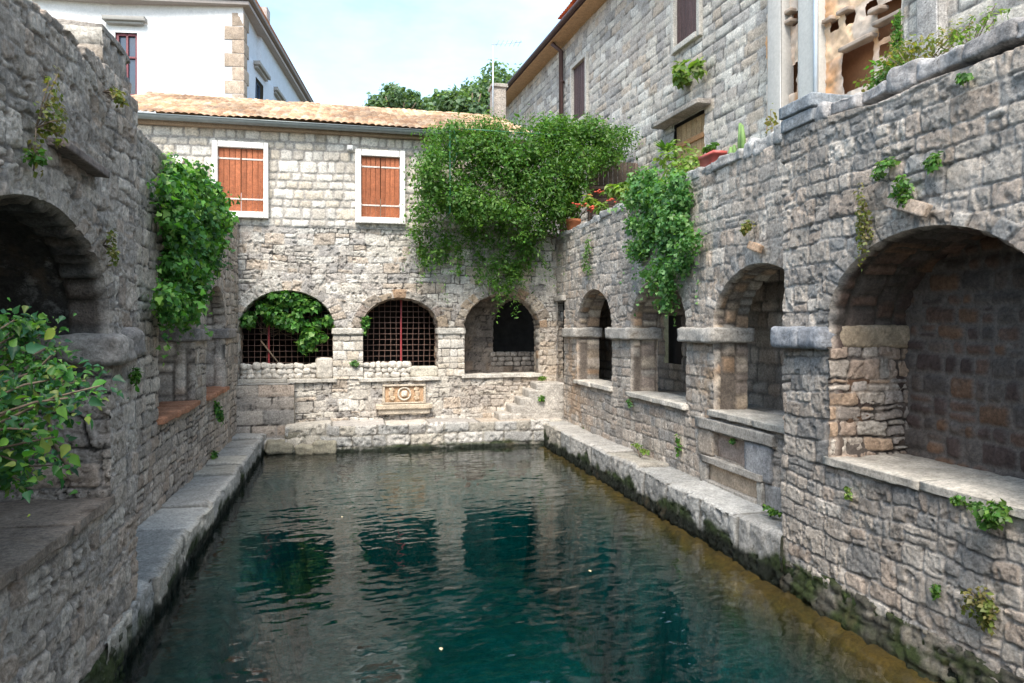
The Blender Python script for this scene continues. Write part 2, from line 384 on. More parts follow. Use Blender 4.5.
def attr_mat(name, rough=.9, grain=(.72, 1.28), bump=.35, scale=1., lichen=0., spec=.25, fine=1., pores=0.):
    """colour from the built stones, weathered by noise fixed to the place"""
    m, nt, b, out = newmat(name); at = N_(nt, 'ShaderNodeVertexColor', layer_name='Col'); geo = N_(nt, 'ShaderNodeNewGeometry'); pos = geo.outputs['Position']
    n1 = noise_node(nt, 7*scale, 9, .72, pos); n2 = noise_node(nt, 34*scale, 8, .78, pos)
    g1 = rng_node(nt, n1.outputs[0], .28, .72, *grain); g2 = rng_node(nt, n2.outputs[0], .3, .7, 1-.55*fine, 1+.55*fine)
    mul = N_(nt, 'ShaderNodeMath', operation='MULTIPLY'); nt.links.new(g1, mul.inputs[0]); nt.links.new(g2, mul.inputs[1])
    vs = N_(nt, 'ShaderNodeVectorMath', operation='SCALE'); nt.links.new(at.outputs['Color'], vs.inputs[0]); nt.links.new(mul.outputs[0], vs.inputs['Scale'])
    c = vs.outputs[0]
    if pores:
        npz = noise_node(nt, 19*scale, 5, .68, pos); c = mixc(nt, 'MIX', rng_node(nt, npz.outputs[0], .36, .30, 0, .75*pores), c, (.05, .045, .04))
    if lichen:
        nl = noise_node(nt, 3.1*scale, 9, .72, pos); c = mixc(nt, 'MIX', rng_node(nt, nl.outputs[0], .56, .66, 0, .55*lichen), c, (.10, .098, .095))
        nw = noise_node(nt, 5.3*scale, 9, .75, pos); c = mixc(nt, 'MIX', rng_node(nt, nw.outputs[0], .58, .70, 0, .6*lichen), c, (.50, .48, .45))
        no = noise_node(nt, 1.9*scale, 6, .7, pos); c = mixc(nt, 'MIX', rng_node(nt, no.outputs[0], .58, .72, 0, .35*lichen), c, (.36, .24, .14))
    nt.links.new(c, b.inputs['Base Color']); b.inputs['Roughness'].default_value = rough; b.inputs['Specular IOR Level'].default_value = spec
    if bump:
        add = N_(nt, 'ShaderNodeMath', operation='ADD'); nb = noise_node(nt, 16*scale, 10, .75, pos); nt.links.new(nb.outputs[0], add.inputs[0]); nt.links.new(n2.outputs[0], add.inputs[1])
        bp = N_(nt, 'ShaderNodeBump'); bp.inputs['Strength'].default_value = bump; bp.inputs['Distance'].default_value = .045/scale
        nt.links.new(add.outputs[0], bp.inputs['Height']); nt.links.new(bp.outputs[0], b.inputs['Normal'])
    return m
def plain(name, col, rough=.6, metal=0., var=.15, scale=8., bump=.0, stretch=(1, 1, 1), spec=.4):
    m, nt, b, out = newmat(name); tcn = N_(nt, 'ShaderNodeTexCoord'); mpn = N_(nt, 'ShaderNodeMapping'); mpn.inputs['Scale'].default_value = stretch
    nt.links.new(tcn.outputs['Object'], mpn.inputs['Vector']); n = noise_node(nt, scale, 7, .65, mpn.outputs[0])
    f = rng_node(nt, n.outputs[0], .3, .7, 1-var, 1+var)
    vs = N_(nt, 'ShaderNodeVectorMath', operation='SCALE'); vs.inputs[0].default_value = col; nt.links.new(f, vs.inputs['Scale'])
    nt.links.new(vs.outputs[0], b.inputs['Base Color']); b.inputs['Roughness'].default_value = rough; b.inputs['Metallic'].default_value = metal; b.inputs['Specular IOR Level'].default_value = spec
    if bump:
        bp = N_(nt, 'ShaderNodeBump'); bp.inputs['Strength'].default_value = bump; bp.inputs['Distance'].default_value = .01; nt.links.new(n.outputs[0], bp.inputs['Height']); nt.links.new(bp.outputs[0], b.inputs['Normal'])
    return m
def leaf_mat(name, trans=.35):
    m, nt, b, out = newmat(name); at = N_(nt, 'ShaderNodeVertexColor', layer_name='Col')
    nt.links.new(at.outputs['Color'], b.inputs['Base Color']); b.inputs['Roughness'].default_value = .45; b.inputs['Specular IOR Level'].default_value = .35
    tr = N_(nt, 'ShaderNodeBsdfTranslucent'); nt.links.new(mixc(nt, 'MULTIPLY', 1., at.outputs['Color'], (1.5, 1.6, .5)), tr.inputs['Color'])
    mxs = N_(nt, 'ShaderNodeMixShader'); mxs.inputs[0].default_value = trans
    nt.links.new(b.outputs[0], mxs.inputs[1]); nt.links.new(tr.outputs[0], mxs.inputs[2]); nt.links.new(mxs.outputs[0], out.inputs['Surface']); return m
M_STONE = attr_mat('weathered_stone', lichen=.8, bump=.7, grain=(.66, 1.32), pores=1.)
M_PALE = attr_mat('pale_coursed_stone', lichen=.3, bump=.5, grain=(.76, 1.22), pores=.4)
M_INNER = attr_mat('inner_stone', lichen=.15, bump=.45, pores=.7)
M_QUAY = attr_mat('quay_stone', lichen=.4, bump=.6, rough=.8, pores=.7)
M_TILE = attr_mat('roof_tile', grain=(.75, 1.25), bump=.3, rough=.85)
M_PLASTER = attr_mat('old_plaster', grain=(.90, 1.08), bump=.06, scale=.6, fine=.25)
M_WOOD = attr_mat('weathered_wood', grain=(.75, 1.25), bump=.25, rough=.7, scale=1.3)
M_PAINT = attr_mat('painted', grain=(.9, 1.1), bump=.08, rough=.55, spec=.4)
M_LEAF = leaf_mat('leaf', .42); M_LEAFW = leaf_mat('fallen_leaf', .1); M_BARK = plain('bark', (.16, .12, .085), .9, var=.35, scale=20, bump=.5)
M_RUST = plain('rusty_iron', (.24, .15, .12), .75, .2, var=.4, scale=30)
M_RED = plain('red_painted_post', (.28, .035, .04), .5, var=.2)
M_ZINC = plain('zinc_gutter', (.20, .225, .225), .45, .5, var=.15)
M_BROWNM = plain('brown_painted_metal', (.075, .04, .035), .5, .1, var=.15)
M_TERRA = plain('terracotta', (.42, .15, .07), .8, var=.18, scale=14)
M_GLASS = plain('dark_glass', (.05, .07, .10), .08, 0, var=.1, spec=.8)
M_GREENP = plain('green_painted_pipe', (.045, .17, .10), .5, var=.2)
M_GREYP = plain('grey_pipe', (.45, .5, .55), .4, .3, var=.1)
M_FLOWER = plain('red_petal', (.45, .07, .035), .6, var=.25)
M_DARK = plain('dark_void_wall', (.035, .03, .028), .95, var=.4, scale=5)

# ------------------------------------------------------------------ water and its basin
def water_mat():
    m, nt, b, out = newmat('pool_water'); nt.nodes.remove(b); geo = N_(nt, 'ShaderNodeNewGeometry')
    mpn = N_(nt, 'ShaderNodeMapping'); mpn.inputs['Scale'].default_value = (.7, 1.6, 1); mpn.inputs['Rotation'].default_value = (0, 0, .25); nt.links.new(geo.outputs['Position'], mpn.inputs['Vector'])
    n1 = noise_node(nt, 5.2, 1.6, .5, mpn.outputs[0]); n2 = noise_node(nt, 1.2, 2, .5, mpn.outputs[0]); n1.inputs['Distortion'].default_value = .8
    nc = noise_node(nt, .55, 3, .55, geo.outputs['Position']); calm = rng_node(nt, nc.outputs[0], .36, .64, .65, 1.3)
    mu = N_(nt, 'ShaderNodeMath', operation='MULTIPLY'); nt.links.new(n1.outputs[0], mu.inputs[0]); nt.links.new(calm, mu.inputs[1])
    ad = N_(nt, 'ShaderNodeMath', operation='MULTIPLY_ADD'); nt.links.new(n2.outputs[0], ad.inputs[0]); ad.inputs[1].default_value = .35; nt.links.new(mu.outputs[0], ad.inputs[2])
    bp = N_(nt, 'ShaderNodeBump'); bp.inputs['Strength'].default_value = .03; bp.inputs['Distance'].default_value = .06; nt.links.new(ad.outputs[0], bp.inputs['Height'])
    fr = N_(nt, 'ShaderNodeFresnel'); fr.inputs['IOR'].default_value = 1.35; nt.links.new(bp.outputs[0], fr.inputs['Normal'])
    gl = N_(nt, 'ShaderNodeBsdfGlossy'); gl.inputs['Roughness'].default_value = .02; gl.inputs['Color'].default_value = (1, 1, 1, 1); nt.links.new(bp.outputs[0], gl.inputs['Normal'])
    tr = N_(nt, 'ShaderNodeBsdfTransparent'); tr.inputs['Color'].default_value = (.96, .98, .96, 1)
    m2 = N_(nt, 'ShaderNodeMixShader'); nt.links.new(fr.outputs[0], m2.inputs[0]); nt.links.new(tr.outputs[0], m2.inputs[1]); nt.links.new(gl.outputs[0], m2.inputs[2])
    nt.links.new(m2.outputs[0], out.inputs['Surface'])
    va = N_(nt, 'ShaderNodeVolumeAbsorption'); va.inputs['Color'].default_value = (.08, .72, .73, 1); va.inputs['Density'].default_value = .60; nt.links.new(va.outputs[0], out.inputs['Volume']); return m
def sheet(name, x0, x1, y0, y1, z, mat, parent=None, kind=None, nx=2, ny=2, rough=0., col=None, seed=0, wob=0.):
    xs, ys = np.linspace(x0, x1, nx), np.linspace(y0, y1, ny); X, Y = np.meshgrid(xs, ys, indexing='ij')
    X = X+wob*(fbm(X*0+Y*1.6, Y*0, seed+9, 4)-.5)*2*np.linspace(1, 0, nx)[:, None]
    Z = z+(fbm(X*1.7, Y*1.7, seed, 4)-.5)*2*rough; P = np.stack([X, Y, Z], -1).reshape(-1, 3)
    c = None
    if col is not None: c = np.array(col)*(.6+.8*fbm(X*2.3, Y*2.3, seed+3, 4).reshape(-1, 1))
    o = link(name, np_mesh(name, P, grid_faces(nx, ny)[:, :], c), mat, parent)
    if kind: o['kind'] = kind
    return o
PX0, PX1, PY0, PY1 = -1.58, 3.93, .8, 14.35      # pool edges
def water_body():
    x0, x1, y0, y1 = PX0-.25, PX1+.25, PY0-.1, PY1+.4
    nx, ny = 300, 760; xs = np.linspace(x0, x1, nx); ys = y0+(y1-y0)*np.linspace(0, 1, ny)**1.12; X, Y = np.meshgrid(xs, ys, indexing='ij')
    ca, sa = math.cos(.22), math.sin(.22); U_, V_ = X*ca+Y*sa, -X*sa+Y*ca
    calm = .45+1.0*sst(.32, .68, fbm(X*.5, Y*.5, 44, 3))
    Z = (.0045*(fbm(X*9.5-Y*3, Y*13+X*2, 47, 2)-.5)+.0100*(fbm(U_*4.4+.6*vn(Y*1.3, X*1.3, 9), V_*8.8, 41, 2)-.5))*calm+.010*(fbm(U_*1.1, V_*1.7, 42, 2)-.5)
    rim = np.minimum(np.minimum(X-x0, x1-X), np.minimum(Y-y0, y1-Y)); Z = Z*sst(0, .12, rim); P = np.stack([X, Y, Z], -1).reshape(-1, 3); F = grid_faces(nx, ny); n = len(P)
    V = np.concatenate([P, [(x0, y0, 0), (x1, y0, 0), (x1, y1, 0), (x0, y1, 0), (x0, y0, -3), (x1, y0, -3), (x1, y1, -3), (x0, y1, -3)]]); F = np.concatenate([F, n+np.array([(7, 6, 5, 4), (4, 5, 1, 0), (5, 6, 2, 1), (6, 7, 3, 2), (7, 4, 0, 3)])])
    o = link('pool_water', np_mesh('pool_water', V, F, smooth=True), water_mat()); o['kind'] = 'structure'
    me = o.data; me.polygons.foreach_set('use_smooth', np.concatenate([np.ones(len(F)-5, bool), np.zeros(5, bool)]))
water_body()
M_SILT = attr_mat('silt', grain=(.6, 1.4), bump=.2); M_BED = attr_mat('pool_bed', grain=(.55, 1.45), bump=.3)
def pool_bed():
    # one basin: shallow stony banks along the walls falling away to a deep silty floor
    nx, ny = 150, 330; xs = np.linspace(PX0-.2, PX1+.2, nx); ys = np.linspace(PY0-.1, PY1+.35, ny); X, Y = np.meshgrid(xs, ys, indexing='ij')
    n = (fbm(X*1.1, Y*1.1, 3, 4)-.5); dr = PX1-X+n*.35; dl = X-PX0+n*.5; db = PY1+.25-Y+n*.3
    zr = -.06-.12*np.clip(dr, 0, .42)/.42-2.6*sst(.16, .55, dr); zl = -.34-.30*np.clip(dl, 0, .6)-2.4*sst(.40, 1.1, dl); zb = -.12-2.6*sst(.12, .45, db)
    h, c = pat(X, Y, style('rubble', ch=.30, sl=.36, joint=.02, depth=.05, rough=.02, pal='warm', warp=.08, seed=205, ew=.05))
    Z = np.maximum(np.maximum(zr, zl), np.maximum(zb, -2.65))+h*.7*sst(-1., -.4, np.maximum(np.maximum(zr, zl), zb))+n*.05; Z = np.minimum(Z, -.03)
    sh = sst(-.9, -.1, Z)[..., None]; k = fbm(X*1.7, Y*1.7, 8, 4)[..., None]; gold = np.array((.056, .034, .006))*(.45+1.1*k)*(.6+.9*c.mean(-1, keepdims=True)/.3*.5); right = sst(.0, 2.4, X)[..., None]
    bank = gold*right+np.array((.040, .024, .014))*(.5+k)*(1-right); deep = np.array((.018, .100, .104))*(.6+.8*k)
    o = link('pool_floor', np_mesh('pool_floor', np.stack([X, Y, Z], -1).reshape(-1, 3), grid_faces(nx, ny), np.clip(bank*sh+deep*(1-sh), 0, .8).reshape(-1, 3)), M_BED); o['kind'] = 'structure'
pool_bed()

# ground outside the courtyard, rising to a wooded hill
def ground():
    n = 121; xs = np.sign(np.linspace(-1, 1, n))*np.abs(np.linspace(-1, 1, n))**2.2*500; ys = xs+20
    X, Y = np.meshgrid(xs, ys, indexing='ij'); d = np.sqrt(X**2+(Y-8)**2)
    Z = 3.7+np.clip(Y-34, 0, 200)*.30*(1+.4*(fbm(X*.02, Y*.02, 5, 3)-.5))
    Z = np.where((X > -10) & (X < 12) & (Y > -9) & (Y < 21), -3.2, Z); Z = np.where((Y <= -9), .6, Z)
    c = np.array((.09, .085, .05))*(.7+.6*fbm(X*.1, Y*.1, 3, 3).reshape(-1, 1))
    o = link('ground', np_mesh('ground', np.stack([X, Y, Z], -1).reshape(-1, 3), grid_faces(n, n), c), M_SILT); o['kind'] = 'structure'
ground()

# ------------------------------------------------------------------ stone styles and waterline growth
def waterline(z0, z1, dark=(.012, .016, .010), green=(.035, .055, .015)):
    def f(u, v, c, h):
        k = sst(z1, z1-.10, v+(fbm(u*3.5, v*5, 77, 5)-.5)*(z1-z0)*1.5)[..., None]
        g = np.array(green)*(1-sst(z1*.75, z1*.35, v))[..., None]+np.array(dark)*sst(z1*.75, z1*.35, v)[..., None]
        return c*(1-k)+g*k
    return f
def stain(f0, col, cu, cv, su, sv, amt=.7):
    """a rust or soil stain with an outline of its own"""
    def f(u, v, c, h):
        if f0: c = f0(u, v, c, h)
        k = np.exp(-((u-cu)/su)**2-((v-cv)/sv)**2)*sst(.35, .65, fbm(u*5, v*5, 31, 4))*amt
        return c*(1-k[..., None])+np.array(col)*k[..., None]
    return f
ST_RNEAR = style('course', ch=.185, sl=.235, joint=.012, depth=.010, rough=.008, rnd=.03, pal='grey', mortar=(.41, .37, .33), warp=.045, var=.22, seed=11, pits=.008, ew=.009, vfun=waterline(.02, .24), split=.16, dome=.15, crag=.006, jit=.32, crack=.45)
ST_LNEAR = style('course', ch=.165, sl=.21, joint=.012, depth=.006, rough=.010, rnd=.035, pal='dusk', mortar=(.42, .365, .32), warp=.06, var=.17, seed=23, pits=.014, ew=.010, vfun=waterline(.02, .24), split=.18, dome=.12, crag=.008, jit=.35, crack=.5)
ST_RFAR = style('course', ch=.17, sl=.225, joint=.013, depth=.010, rough=.007, rnd=.025, pal='grey', mortar=(.42, .38, .335), warp=.04, seed=31, ew=.010, var=.22, split=.18, dome=.2, crag=.006, jit=.3, pits=.006, crack=.4)
ST_RFAR['vfun'] = stain(stain(None, (.42, .26, .14), 13.9, 1.3, .8, 1.2, .6), (.38, .25, .14), 8.4, 1.8, .35, .7, .6)
ST_LFAR = style('course', ch=.19, sl=.26, joint=.012, depth=.010, rough=.009, rnd=.025, crack=1., pal='dusk', mortar=(.33, .29, .26), warp=.045, seed=37, ew=.014, split=.28, dome=.3, crag=.012)
def back_tone(u, v, c, h):
    # above the ledge at 4.45 m: pale squared stones with wide grey joints; below, rougher and greyer; warm to the right
    k = np.clip((u-1.8)/2.5, 0, 1)*sst(3.0, 1.6, v)*.45
    return c*(1-k[..., None])+np.array((.45, .35, .25))*k[..., None]*(.7+.6*fbm(u*2, v*2, 9, 3))[..., None]
ST_BLOW = style('course', ch=.18, sl=.27, joint=.011, depth=.008, rough=.008, rnd=.025, crack=.9, pal='pale', mortar=(.44, .41, .37), warp=.05, seed=41, ew=.012, vfun=back_tone, pits=.016, split=.28, dome=.3, crag=.010, jit=.4)
ST_BUP = style('course', ch=.185, sl=.225, joint=.030, depth=.016, rough=.006, rnd=.05, pal='bright', mortar=(.33, .305, .275), warp=.025, seed=43, ew=.015)
ST_BLOW['pal'] = 'pale'
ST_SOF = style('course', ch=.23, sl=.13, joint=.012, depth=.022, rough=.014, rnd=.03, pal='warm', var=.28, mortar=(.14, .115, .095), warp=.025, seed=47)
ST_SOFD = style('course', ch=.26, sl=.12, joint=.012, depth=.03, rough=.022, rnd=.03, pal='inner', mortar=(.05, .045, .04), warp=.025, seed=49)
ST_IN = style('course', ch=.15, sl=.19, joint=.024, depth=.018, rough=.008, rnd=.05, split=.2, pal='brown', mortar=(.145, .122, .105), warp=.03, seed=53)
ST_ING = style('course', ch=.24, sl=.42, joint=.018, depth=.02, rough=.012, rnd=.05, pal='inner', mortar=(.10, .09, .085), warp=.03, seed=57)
ST_HOUSE = style('course', ch=.20, sl=.34, joint=.016, crack=.7, var=.10, depth=.013, rough=.006, rnd=.035, pal='pale', mortar=(.36, .34, .315), warp=.016, seed=61, jit=.15, ew=.012)
ST_QTOP = style('course', ch=.8, sl=1.1, joint=.014, depth=.012, rough=.010, rnd=.04, pal='quay', mortar=(.17, .16, .14), warp=.02, seed=67, jit=.2)
ST_QF = style('course', ch=.60, sl=1.0, joint=.018, depth=.03, rough=.018, rnd=.05, pal='quay', mortar=(.15, .14, .12), warp=.035, seed=71, vfun=waterline(-.02, .27))
UX, UY, UZ = (1, 0, 0), (0, 1, 0), (0, 0, 1)
def neg(a): return tuple(-q for q in a)
def ragged(a, f, seed): return lambda us: (fbm(us*f, us*0+.5, seed, 3)-.5)*2*a

def sill_mesh(c, size, seed, col, mat, name, parent, slabs=2):
    m = Mesh(); L = size[0] if size[0] > size[1] else size[1]; ax = 0 if size[0] > size[1] else 1; cs = np.linspace(-L/2, L/2, slabs+1); rs = np.random.default_rng(seed)
    for k in range(slabs):
        sz = list(size); sz[ax] = cs[k+1]-cs[k]-.006; cc = list(c); cc[ax] += (cs[k]+cs[k+1])/2; cc[2] += (rs.random()-.5)*.012
        m.block(cc, sz, (0, 0, (rs.random()-.5)*.012), rnd=.25, rough=.016, n=13, col=np.array(col)*(.85+.3*rs.random()), seed=seed+k, sc=5)
    return m.build(name, mat, parent)
def impost(c, size, seed, parent, col=(.36, .35, .33), mat=None):
    m = Mesh(); m.block(c, size, (0, 0, 0), rnd=.34, rough=.016, n=14, col=col, seed=seed, sc=6)
    return m.build('impost', mat or M_STONE, parent)
def coping(name, p0, p1, depth, hgt, parent, mat, col, seed, lmin=.22, lmax=.5):
    """rough cap stones bedded along the top of a wall: one part, its stones its pattern"""
    m = Mesh(); p0, p1 = Vector(p0), Vector(p1); d = (p1-p0); L = d.length; a = math.atan2(d.y, d.x); t = 0; rs = random.Random(seed)
    while t < L-.1:
        l = min(rs.uniform(lmin, lmax), L-t); h = hgt*rs.uniform(.65, 1.35); q = p0.lerp(p1, (t+l/2)/L)
        m.block((q.x, q.y, q.z+h*.32), (l*.98, depth*rs.uniform(.9, 1.1), h), (rs.uniform(-.06, .06), rs.uniform(-.06, .06), a+rs.uniform(-.08, .08)), rnd=.42, rough=.034, n=10, col=np.array(col)*rs.uniform(.75, 1.2), seed=seed*31+int(t*100), sc=5)
        t += l
    return m.build(name, mat, parent)

# ------------------------------------------------------------------ right-hand arcade (far bays)
XR, XRN, XL, XLN, YB = 4.45, 4.0, -2.1, -1.58, 15.2
T = thing('arcade_wall', 'long grey rubble arcade wall with three round arches above the narrow sunlit right ledge', 'wall', (XR, 10, .44))
Rb = [Arch(12.77, .98, 1.37, 2.42, .70, .17, .004, 101, n=21), Arch(9.97, .98, 1.37, 2.42, .70, .17, .004, 102, n=21), Arch(7.27, .98, 1.37, 2.42, .70, .20, .004, 103, n=21)]
door_slit = Rect(14.62, 15.08, 1.32, 2.98)
niche_a = Rect(7.48, 8.22, .83, 1.10); niche_b = Rect(7.20, 8.36, .50, .70)
wall('wall_face', (XR, 0, 0), UY, UZ, neg(UX), 5.9, YB+.02, .36, 4.36, .015, ST_RFAR, M_STONE, T, Rb+[door_slit, niche_a, niche_b], top=ragged(.07, 1.2, 3), back=.5)
for q in Rb:
    soffit('arch', (XR, 0, 0), UY, UZ, neg(UX), q, .45, ST_RFAR, dict(ST_SOF, seed=int(q.seed)), M_INNER, T)
    sill_mesh((XR+.20, q.c, 1.345), (.55, q.hw*2+.12, .075), q.seed, (.50, .46, .40), M_PALE, 'sill', T, 2)
for k, (a, b) in enumerate(((13.72, 14.42), (10.93, 11.82), (8.21, 9.02))):
    impost((XR+.20, (a+b)/2, 2.31), (.62, b-a+.14, .19), 200+k, T, (.42, .39, .35))
# passage behind the bays
wall('back_wall', (5.55, 0, 0), UY, UZ, neg(UX), 5.9, 15.6, .9, 3.95, .035, dict(ST_ING, pal='grey', ch=.2, sl=.3, mortar=(.2, .18, .16)), M_INNER, T, [Rect(11.35, 12.05, 1.78, 2.62)])
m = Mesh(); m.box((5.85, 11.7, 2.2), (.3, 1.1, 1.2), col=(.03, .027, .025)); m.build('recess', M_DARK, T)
wall('passage_floor', (4.5, 0, 1.30), UX, UY, UZ, 0, 1.9, 5.9, 15.6, .08, ST_QTOP, M_INNER, T)
wall('passage_vault', (4.88, 0, 3.75), UX, UY, neg(UZ), 0, 1.5, 5.9, 15.6, .08, ST_ING, M_INNER, T)
wall('back_wall', (4.5, 15.55, 0), UX, UZ, neg(UY), 0, 1.9, .9, 3.95, .06, ST_ING, M_DARK, T)
m = Mesh(); m.box((4.87, 10.2, 3.45), (.03, 8.9, .62), col=(.10, .09, .085)); m.build('lintel_wall', M_INNER, T)
# inscription niche and its pale stone frame under the third bay
nf = Mesh(); F_ = XR-.045
def nb_(y0, y1, z0, z1, pr=0., col=(.38, .35, .31)):
    nf.block((F_-pr+.10, (y0+y1)/2, (z0+z1)/2), (.20, abs(y1-y0)-.006, z1-z0-.004), rnd=.16, rough=.009, n=10, col=col, seed=int(y0*100+z0*10))
nb_(6.88, 8.62, 1.13, 1.27, .03, (.40, .37, .33)); nb_(8.22, 8.60, .80, 1.13, 0, (.40, .34, .28)); nb_(6.95, 7.48, .72, 1.13, .0, (.33, .33, .335))
nb_(7.10, 8.50, .715, .80, .03); nb_(8.37, 8.55, .44, .715); nb_(7.10, 7.20, .44, .715, .01, (.42, .40, .36)); nb_(6.75, 7.095, .44, .72, -.02, (.33, .32, .31)); nb_(7.2, 8.37, .40, .50, .015)
nf.build('niche_frame', M_STONE, T)
nf = Mesh(); nf.block((XR+.10, 7.85, .965), (.12, .80, .34), rnd=.1, rough=.012, n=10, col=(.38, .30, .25), seed=5); nf.build('niche_panel', M_PALE, T)
nf = Mesh(); nf.block((XR+.055, 7.78, .60), (.10, 1.22, .26), rnd=.1, rough=.006, n=10, col=(.45, .36, .27), seed=6); nf.build('niche_panel', M_PALE, T)
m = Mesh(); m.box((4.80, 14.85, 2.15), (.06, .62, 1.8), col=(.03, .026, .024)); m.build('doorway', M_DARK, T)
m = Mesh(); m.block((XR-.0, 14.85, 3.03), (.16, .74, .12), rnd=.3, rough=.01, col=(.38, .35, .31), seed=9); m.build('lintel', M_STONE, T)
coping('coping', (XR+.17, 6.2, 4.36), (XR+.17, 12.4, 4.36), .40, .17, T, M_STONE, (.36, .35, .335), 5)
coping('coping', (XR+.17, 12.4, 4.36), (XR+.12, 15.1, 4.32), .34, .10, T, M_STONE, (.36, .35, .335), 6)

# ------------------------------------------------------------------ right-hand near bay, standing forward into the pool
T = thing('bay_wall', 'near right wall of big grey rubble with one wide arched recess, standing forward into the water', 'wall', (XRN, 4.4, 0))
q = Arch(4.40, 1.02, 1.30, 2.44, .68, .15, .008, 111, n=19)
QR = q
wall('wall_face', (XRN, 0, 0), UY, UZ, neg(UX), 2.7, 6.09, -.5, 4.12, .0095, ST_RNEAR, M_STONE, T, [q], top=lambda us: (fbm(us*.9, us*0+.5, 8, 3)-.5)*.12+.05*np.clip(us-4, 0, 2), back=.55, rag=.035)
wall('wall_face', (XRN, 0, 0), UY, UZ, neg(UX), -3.2, 2.7, -.5, 4.12, .04, ST_RNEAR, M_STONE, T, back=.55)
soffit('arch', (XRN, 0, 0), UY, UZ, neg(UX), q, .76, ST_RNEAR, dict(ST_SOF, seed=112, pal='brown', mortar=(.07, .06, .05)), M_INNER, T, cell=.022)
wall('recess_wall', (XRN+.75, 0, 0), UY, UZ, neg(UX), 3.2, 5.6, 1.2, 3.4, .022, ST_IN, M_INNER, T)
wall('return_face', (XRN, 6.06, 0), UX, UZ, UY, .0, .55, -.3, 4.24, .025, ST_RNEAR, M_STONE, T)
sill_mesh((XRN+.36, 4.40, 1.275), (.80, 2.12, .07), 31, (.47, .43, .37), M_PALE, 'sill', T, 2)
m = Mesh()
m.block((XRN+.06, 5.93, 2.315), (.36, .42, .20), rnd=.40, rough=.016, n=11, col=(.27, .28, .30), seed=41)
m.block((XRN+.08, 5.60, 2.315), (.36, .36, .20), rnd=.5, rough=.02, n=11, col=(.25, .26, .28), seed=42)
m.block((XRN+.46, 5.55, 2.325), (.72, .36, .20), rnd=.45, rough=.014, n=11, col=(.42, .33, .23), seed=43)
m.build('impost', M_STONE, T)
wall('jamb', (0, 5.395, 0), UX, UZ, neg(UY), XRN-.03, XRN+.78, 1.28, 2.24, .010, style('course', ch=.145, sl=.21, joint=.012, depth=.014, rough=.010, rnd=.03, pal='jamb', mortar=(.36, .30, .25), warp=.05, seed=117, ew=.01, split=.25, crack=.9, crag=.008, pits=.006), M_STONE, T)
coping('coping', (XRN+.24, -1.2, 4.12), (XRN+.24, 5.62, 4.22), .46, .15, T, M_STONE, (.36, .34, .33), 15, .2, .5)
m = Mesh(); m.block((XRN+.20, 5.85, 4.405), (.50, .50, .12), (.0, 0, .02), rnd=.25, rough=.008, n=10, col=(.27, .29, .31), seed=7); m.block((XRN+.22, 5.85, 4.28), (.50, .48, .12), rnd=.25, rough=.008, n=10, col=(.29, .30, .31), seed=8); m.build('cap_stone', M_STONE, T)

# ------------------------------------------------------------------ left-hand near bay
T = thing('bay_wall', 'near left wall of dark pitted stone with one big shadowed arch and a flat stone shelf over it', 'wall', (XLN, 4.3, 0))
q = Arch(4.30, 1.12, 1.25, 2.42, .66, .17, .004, 121, n=23)
wall('wall_face', (XLN, 0, 0), UY, UZ, UX, 2.7, 6.09, -.5, 4.06, .0095, ST_LNEAR, M_STONE, T, [q], top=lambda us: (fbm(us*1.1, us*0+.5, 9, 3)-.5)*.16+.05*np.clip(us-4, 0, 2), back=.55, rag=.035)
wall('wall_face', (XLN, 0, 0), UY, UZ, UX, -3.2, 2.7, -.5, 4.06, .04, ST_LNEAR, M_STONE, T, back=.55)
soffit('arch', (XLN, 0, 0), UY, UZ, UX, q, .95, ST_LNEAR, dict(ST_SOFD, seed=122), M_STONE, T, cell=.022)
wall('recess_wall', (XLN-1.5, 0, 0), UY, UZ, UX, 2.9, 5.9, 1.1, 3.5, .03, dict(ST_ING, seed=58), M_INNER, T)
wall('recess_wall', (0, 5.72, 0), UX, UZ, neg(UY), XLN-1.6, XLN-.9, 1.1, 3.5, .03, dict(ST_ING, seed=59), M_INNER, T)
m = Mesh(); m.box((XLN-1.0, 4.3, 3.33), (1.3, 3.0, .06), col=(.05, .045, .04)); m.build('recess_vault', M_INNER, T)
wall('return_face', (XLN, 6.06, 0), UX, UZ, UY, -.60, .0, -.3, 4.1, .025, ST_LNEAR, M_STONE, T)
sill_mesh((XLN-.66, 4.30, 1.225), (1.40, 2.30, .075), 51, (.31, .245, .195), M_STONE, 'sill', T, 3)
m = Mesh(); m.block((XLN-.55, 5.52, 2.27), (.52, .40, .17), rnd=.4, rough=.024, n=14, col=(.30, .255, .215), seed=51); m.block((XLN-.10, 5.50, 2.255), (.40, .42, .19), rnd=.45, rough=.026, n=14, col=(.36, .315, .275), seed=54); m.block((XLN-.06, 5.90, 2.28), (.26, .40, .21), rnd=.5, rough=.028, n=11, col=(.29, .255, .23), seed=52); m.build('impost', M_STONE, T)
wall('jamb', (0, 5.395, 0), UX, UZ, neg(UY), XLN-1.5, XLN+.02, 1.24, 2.24, .011, style('course', ch=.22, sl=.34, joint=.012, depth=.012, rough=.014, rnd=.03, pal='dusk', mortar=(.22, .19, .165), warp=.06, seed=127, ew=.01, split=.25, crack=1., crag=.014, pits=.012), M_STONE, T)
p = pX(46, 152, XLN); p2 = pX(94, 165, XLN)
m = Mesh(); m.block((XLN+.02, (p.y+p2.y)/2, (p.z+p2.z)/2), (.16, p2.y-p.y, .05), (-.03, .06, 0), rnd=.4, rough=.008, n=9, col=(.24, .19, .165), seed=61); m.build('shelf_stone', M_STONE, T)
